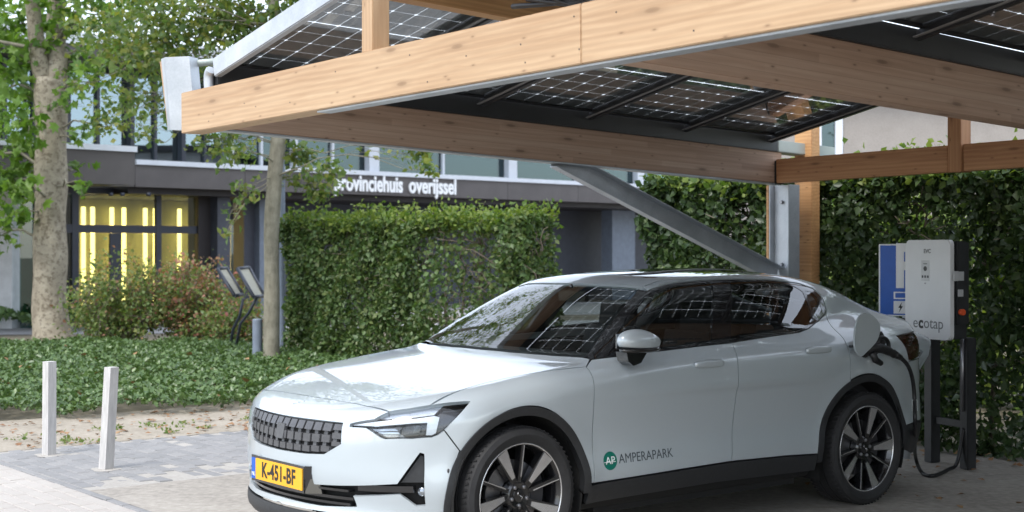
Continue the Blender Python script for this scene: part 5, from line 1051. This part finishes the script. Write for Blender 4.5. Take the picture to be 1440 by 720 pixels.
def bb(nm,s0,s1,d0,d1,z0,z1,mat,par=None,bv=0): return cbox(nm,Bp((s0+s1)/2,(d0+d1)/2,(z0+z1)/2),(s1-s0,d1-d0,z1-z0),mat,par or bd,bv,(U,-NV,ZV))
def s_at(px,d=0.):
    k=(px-720)/FPX; q=P0-NV*d; return (k*q.y-q.x)/(U.x-k*U.y)
ZB,ZT=2.94,3.42
sL=s_at(190); sR=s_at(1060)
npan=int((sR-sL)/3.0)+1
for i in range(npan): 
    a=sL+(sR-sL)*i/npan; b=sL+(sR-sL)*(i+1)/npan; bb('band_panel',a+.006,b-.006,0,.25,ZB,ZT,M['fac'])
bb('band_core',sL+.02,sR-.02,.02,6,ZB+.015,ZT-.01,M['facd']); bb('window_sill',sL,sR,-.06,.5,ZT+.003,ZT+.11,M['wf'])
# upper storey glazing
edges=[s_at(x) for x in (10,100,190,262,330,420,530,725,905,1060)]
for i,(a,b) in enumerate(zip(edges,edges[1:])):
    w=bb('window',a,b,.30,.33,ZT+.12,5.5,M['fgs' if i<4 else 'fgl']); 
    big=edges[i] in (s_at(530),s_at(725)) or i==6
    bb('mullion',a-.16 if i>5 else a-.05,a+.16 if i>5 else a+.05,.10,.29,ZT+.113,5.5,M['wf'] if i>3 else M['dfr'])
    m=(a+b)/2; bb('glazing_bar',m-.035,m+.035,.22,.298,ZT+.114,5.5,M['dfr'] if i<4 else M['wf'])
bb('roof_slab',sL-7,sR,-.9,8,5.52,5.95,M['fac']); bb('roof_edge',sL-7.02,sR,-.95,-.902,5.75,6.0,M['wf'])
bb('office_back_wall',sL-7,sR,4.0,4.2,ZT+.1,5.5,M['facd'])
bb('office_floor',sL-7,sR,.34,4,ZT-.005,ZT+.1,M['path'])
# ground floor behind the band
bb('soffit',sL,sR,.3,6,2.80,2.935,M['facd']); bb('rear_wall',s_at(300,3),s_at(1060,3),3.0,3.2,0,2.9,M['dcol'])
for (x0,x1,mt,d) in ((279,304,'facd',.9),(306,324,'dcol',.6),(343,364,'dcol',1.2),(365,377,'bcol',1.0),(861,893,'bcol',1.6)):
    bb('pier',s_at(x0,d),s_at(x1,d),d,d+.45,0,2.795,M[mt])
bb('garden_window',s_at(324.5,2.6),s_at(343,2.6),2.6,2.7,.5,2.3,M['tgl'])
# entrance: doors and glazing under the forward canopy
D=1.0; e0=s_at(60,D); e1_=s_at(278,D)
for x,w in ((105,.16),(222,.13),(278.5,.10),(60,.12)): bb('door_post',s_at(x,D)-w/2,s_at(x,D)+w/2,D-.05,D+.05,0,2.80,M['dfr'])
bb('transom',e0,e1_,D-.045,D+.045,1.94,2.12,M['dfr']); bb('head',e0,e1_,D-.06,D+.06,2.80,2.93,M['dfr'])
for x0,x1 in ((60,105),(105,222),(222,278.5)):
    bb('pane',s_at(x0,D)+.07,s_at(x1,D)-.07,D-.01,D+.01,2.125,2.795,M['egl'])
for x0,x1 in ((60,105),(105,162),(162,222),(222,278.5)):
    bb('pane',s_at(x0,D)+.08,s_at(x1,D)-.08,D-.012,D+.012,.06,1.935,M['egl'])
bb('door_stile',s_at(162,D)-.14,s_at(162,D)+.14,D-.03,D+.03,0,1.938,M['dfr'])
bb('hall_wall',e0-1,s_at(290,D+3),D+3.0,D+3.1,0,2.93,M['inner']); bb('hall_side',s_at(285,D+3),s_at(285,D+3)+.1,D+2.0,D+3,0,2.93,M['inner']); bb('hall_floor',e0-1,e1_+.4,D,D+3,.0,.02,M['path'])
for x,d in ((89,2.8),(118,2.8),(131,2.75),(158,2.8),(175,2.75),(205,2.75),(219,2.8),(253,2.75),(270,2.75)):
    s=s_at(x,D+d); bb('light_strip',s-.045,s+.045,D+d,D+d+.05,.25,2.6,M['strip'])
bb('ground_floor_wall',e0-10,e0-.07,2.5,2.7,0,2.93,M['dcol']); bb('upper_end_wall',sL-10,sL-7.01,.3,8,ZT+.11,5.5,M['fac']); bb('lower_band',sL-10,sL-.01,.02,.25,ZB,ZT,M['fac'])
# forward canopy on the left and the white column
Q0=W(190,213,27.0); Q0.z=0
def Qb(nm,s0,s1,d0,d1,z0,z1,mat): return cbox(nm,Q0+U*((s0+s1)/2)-NV*((d0+d1)/2)+ZV*((z0+z1)/2),(s1-s0,d1-d0,z1-z0),mat,bd,0,(U,-NV,ZV))
for k in range(4): Qb('canopy_panel',-6+1.5*k+.006,-4.5+1.5*k-.006,0,.3,2.80,3.42,M['fac'])
Qb('canopy_core',-5.98,-.02,.02,5.2,2.82,3.40,M['facd']); Qb('canopy_edge',-6,.02,-.05,.35,3.423,3.53,M['wf'])
kq=W(0,450,31.0); 
for x0,x1,mt,z1 in ((-12,24,'stone',2.93),(27,47,'tgl',2.9)):
    a=W(x0,400,28.5); b=W(x1,400,28.6); c=(a+b)/2; cbox('column' if mt=='stone' else 'side_glass',Vector((c.x,c.y,z1/2)),(abs(b.x-a.x),.5 if mt=='stone' else .04,z1),M[mt],bd,0,(Vector((1,0,0)),Vector((0,1,0)),ZV))
cbox('side_wall',Vector((W(35,400,33.5).x,33.5,1.45)),(2.2,.1,2.9),M['dcol'],bd,0,(Vector((1,0,0)),Vector((0,1,0)),ZV))
for x in (156,172,209): 
    bm=bmesh.new(); p=W(x,266,30.6); p.z=2.80; tube(bm,[p,p-ZV*.08],.05,10); fin('ceiling_lamp',bm,M['dfr'],bd)
# lettering
def fac_text(txt,x0,x1,zc):
    me=textmesh('t',txt,.5,.02,.014,'LEFT'); xs=[v.co.x for v in me.vertices]; a,b=s_at(x0,-.03),s_at(x1,-.03); k=(b-a)/(max(xs)-min(xs)); me.transform(Matrix.Translation((-min(xs)*k,0,0))@Matrix.Diagonal((k,1.12,1,1)))
    me.materials.append(M['letter']); o=bpy.data.objects.new('lettering',me); COL.objects.link(o); place(o,rot4(U,ZV,NV,Bp(a,-.03,zc)),bd)
M['letter']=simple('white_letter',(.85,.86,.87),.4,0,.02,5)
zl=lambda px,py:HC-(py-YH)/FPX*(P0+U*s_at(px)).y
fac_text('provinciehuis',470,566,3.20); fac_text('overijssel',575,641,3.20)
# plastered house beyond the hedge
M['plaster']=soil('grey_plaster',((.24,.22,.20),(.30,.275,.255),(.35,.325,.30)),3,.95,.3).m
hb=empty('plastered_house',Vector((7.2,24,0))); tag(hb,'grey plastered house wall with a white framed window beyond the hedge','house')
def hx(nm,x0,x1,y0,y1,z0,z1,mat): return cbox(nm,Vector(((x0+x1)/2,(y0+y1)/2,(z0+z1)/2)),(x1-x0,y1-y0,z1-z0),mat,hb,0,(Vector((1,0,0)),Vector((0,1,0)),ZV))
xa=W(1148,0,24).x; xb=W(1185,0,24).x
hx('wall',xb+.001,14,24,30,0,4.6,M['plaster']); hx('wall',xa-.6,xa-.001,24,30,0,4.6,M['plaster']); hx('wall_below',xa,xb,24,30,0,3.05,M['plaster']); hx('wall_above',xa,xb,24,30,4.0,4.6,M['plaster'])
hx('window_frame',xb-.13,xb-.005,23.96,24.06,3.06,3.99,M['wf']); hx('window_frame',xa+.005,xa+.08,23.96,24.06,3.06,3.99,M['wf']); hx('window_sill',xa+.004,xb-.004,23.9,24.1,3.052,3.12,M['wf']); hx('pane',xa+.085,xb-.135,24.02,24.04,3.125,3.985,M['fgl'])
hx('eave',xa-.7,14,23.5,30.3,4.61,4.8,M['facd'])
# ---------------------------------------------------------------- information boards and grey posts by the path
ib=empty('information_board',G(340,502)); tag(ib,'two slanted information boards in dark frames on bent steel legs','board')
M['board']=simple('board_cream',(.30,.29,.22),.5,0,.12,8)
for q,nm in (([(334,378,20.9),(350,376,21.3),(371,416,20.9),(357,418,20.5)],'board_face'),([(306,378,21.2),(319,377,21.5),(341,414,21.1),(330,416,20.8)],'board_face')):
    f=[W(x,y,d) for x,y,d in q]; n_=(f[1]-f[0]).cross(f[3]-f[0]).normalized(); n_=n_ if n_.dot(Vector((0,0,HC))-f[0])>0 else -n_
    bm=bmesh.new(); hexa(bm,[p-n_*.02 for p in f]+f); fin(nm,bm,M['board'],ib)
    bm=bmesh.new(); 
    for i in range(4): tube(bm,[f[i],f[(i+1)%4]],.028,6)
    fin('board_frame',bm,M['dfr'],ib)
for pts in (((360,420,20.7),(350,440,20.8),(338,455,20.9),(330,500,21)),((342,420,20.9),(337,445,21),(328,462,21.1),(322,495,21.2))):
    bm=bmesh.new(); tube(bm,[W(*p) for p in pts],.022,8); fin('board_leg',bm,M['dfr'],ib)
bm=bmesh.new(); p=G(362,514); tube(bm,[p,p+ZV*.62,p+ZV*.635],[.068,.068,.055],20); o=fin('grey_bollard',bm,M['bcol'],None,bevel=0,smooth=True,ang=40); tag(o,'round blue-grey post at the foot of the slim tree','bollard')
bm=bmesh.new(); p=G(397,505); tube(bm,[p,p+ZV*1.2,p+ZV*3.6],[.05,.045,.035],12); fin_=fin('lamp_post',bm,M['bcol'],None,smooth=True,ang=40); tag(fin_,'thin blue-grey pole standing behind the slim tree','pole')
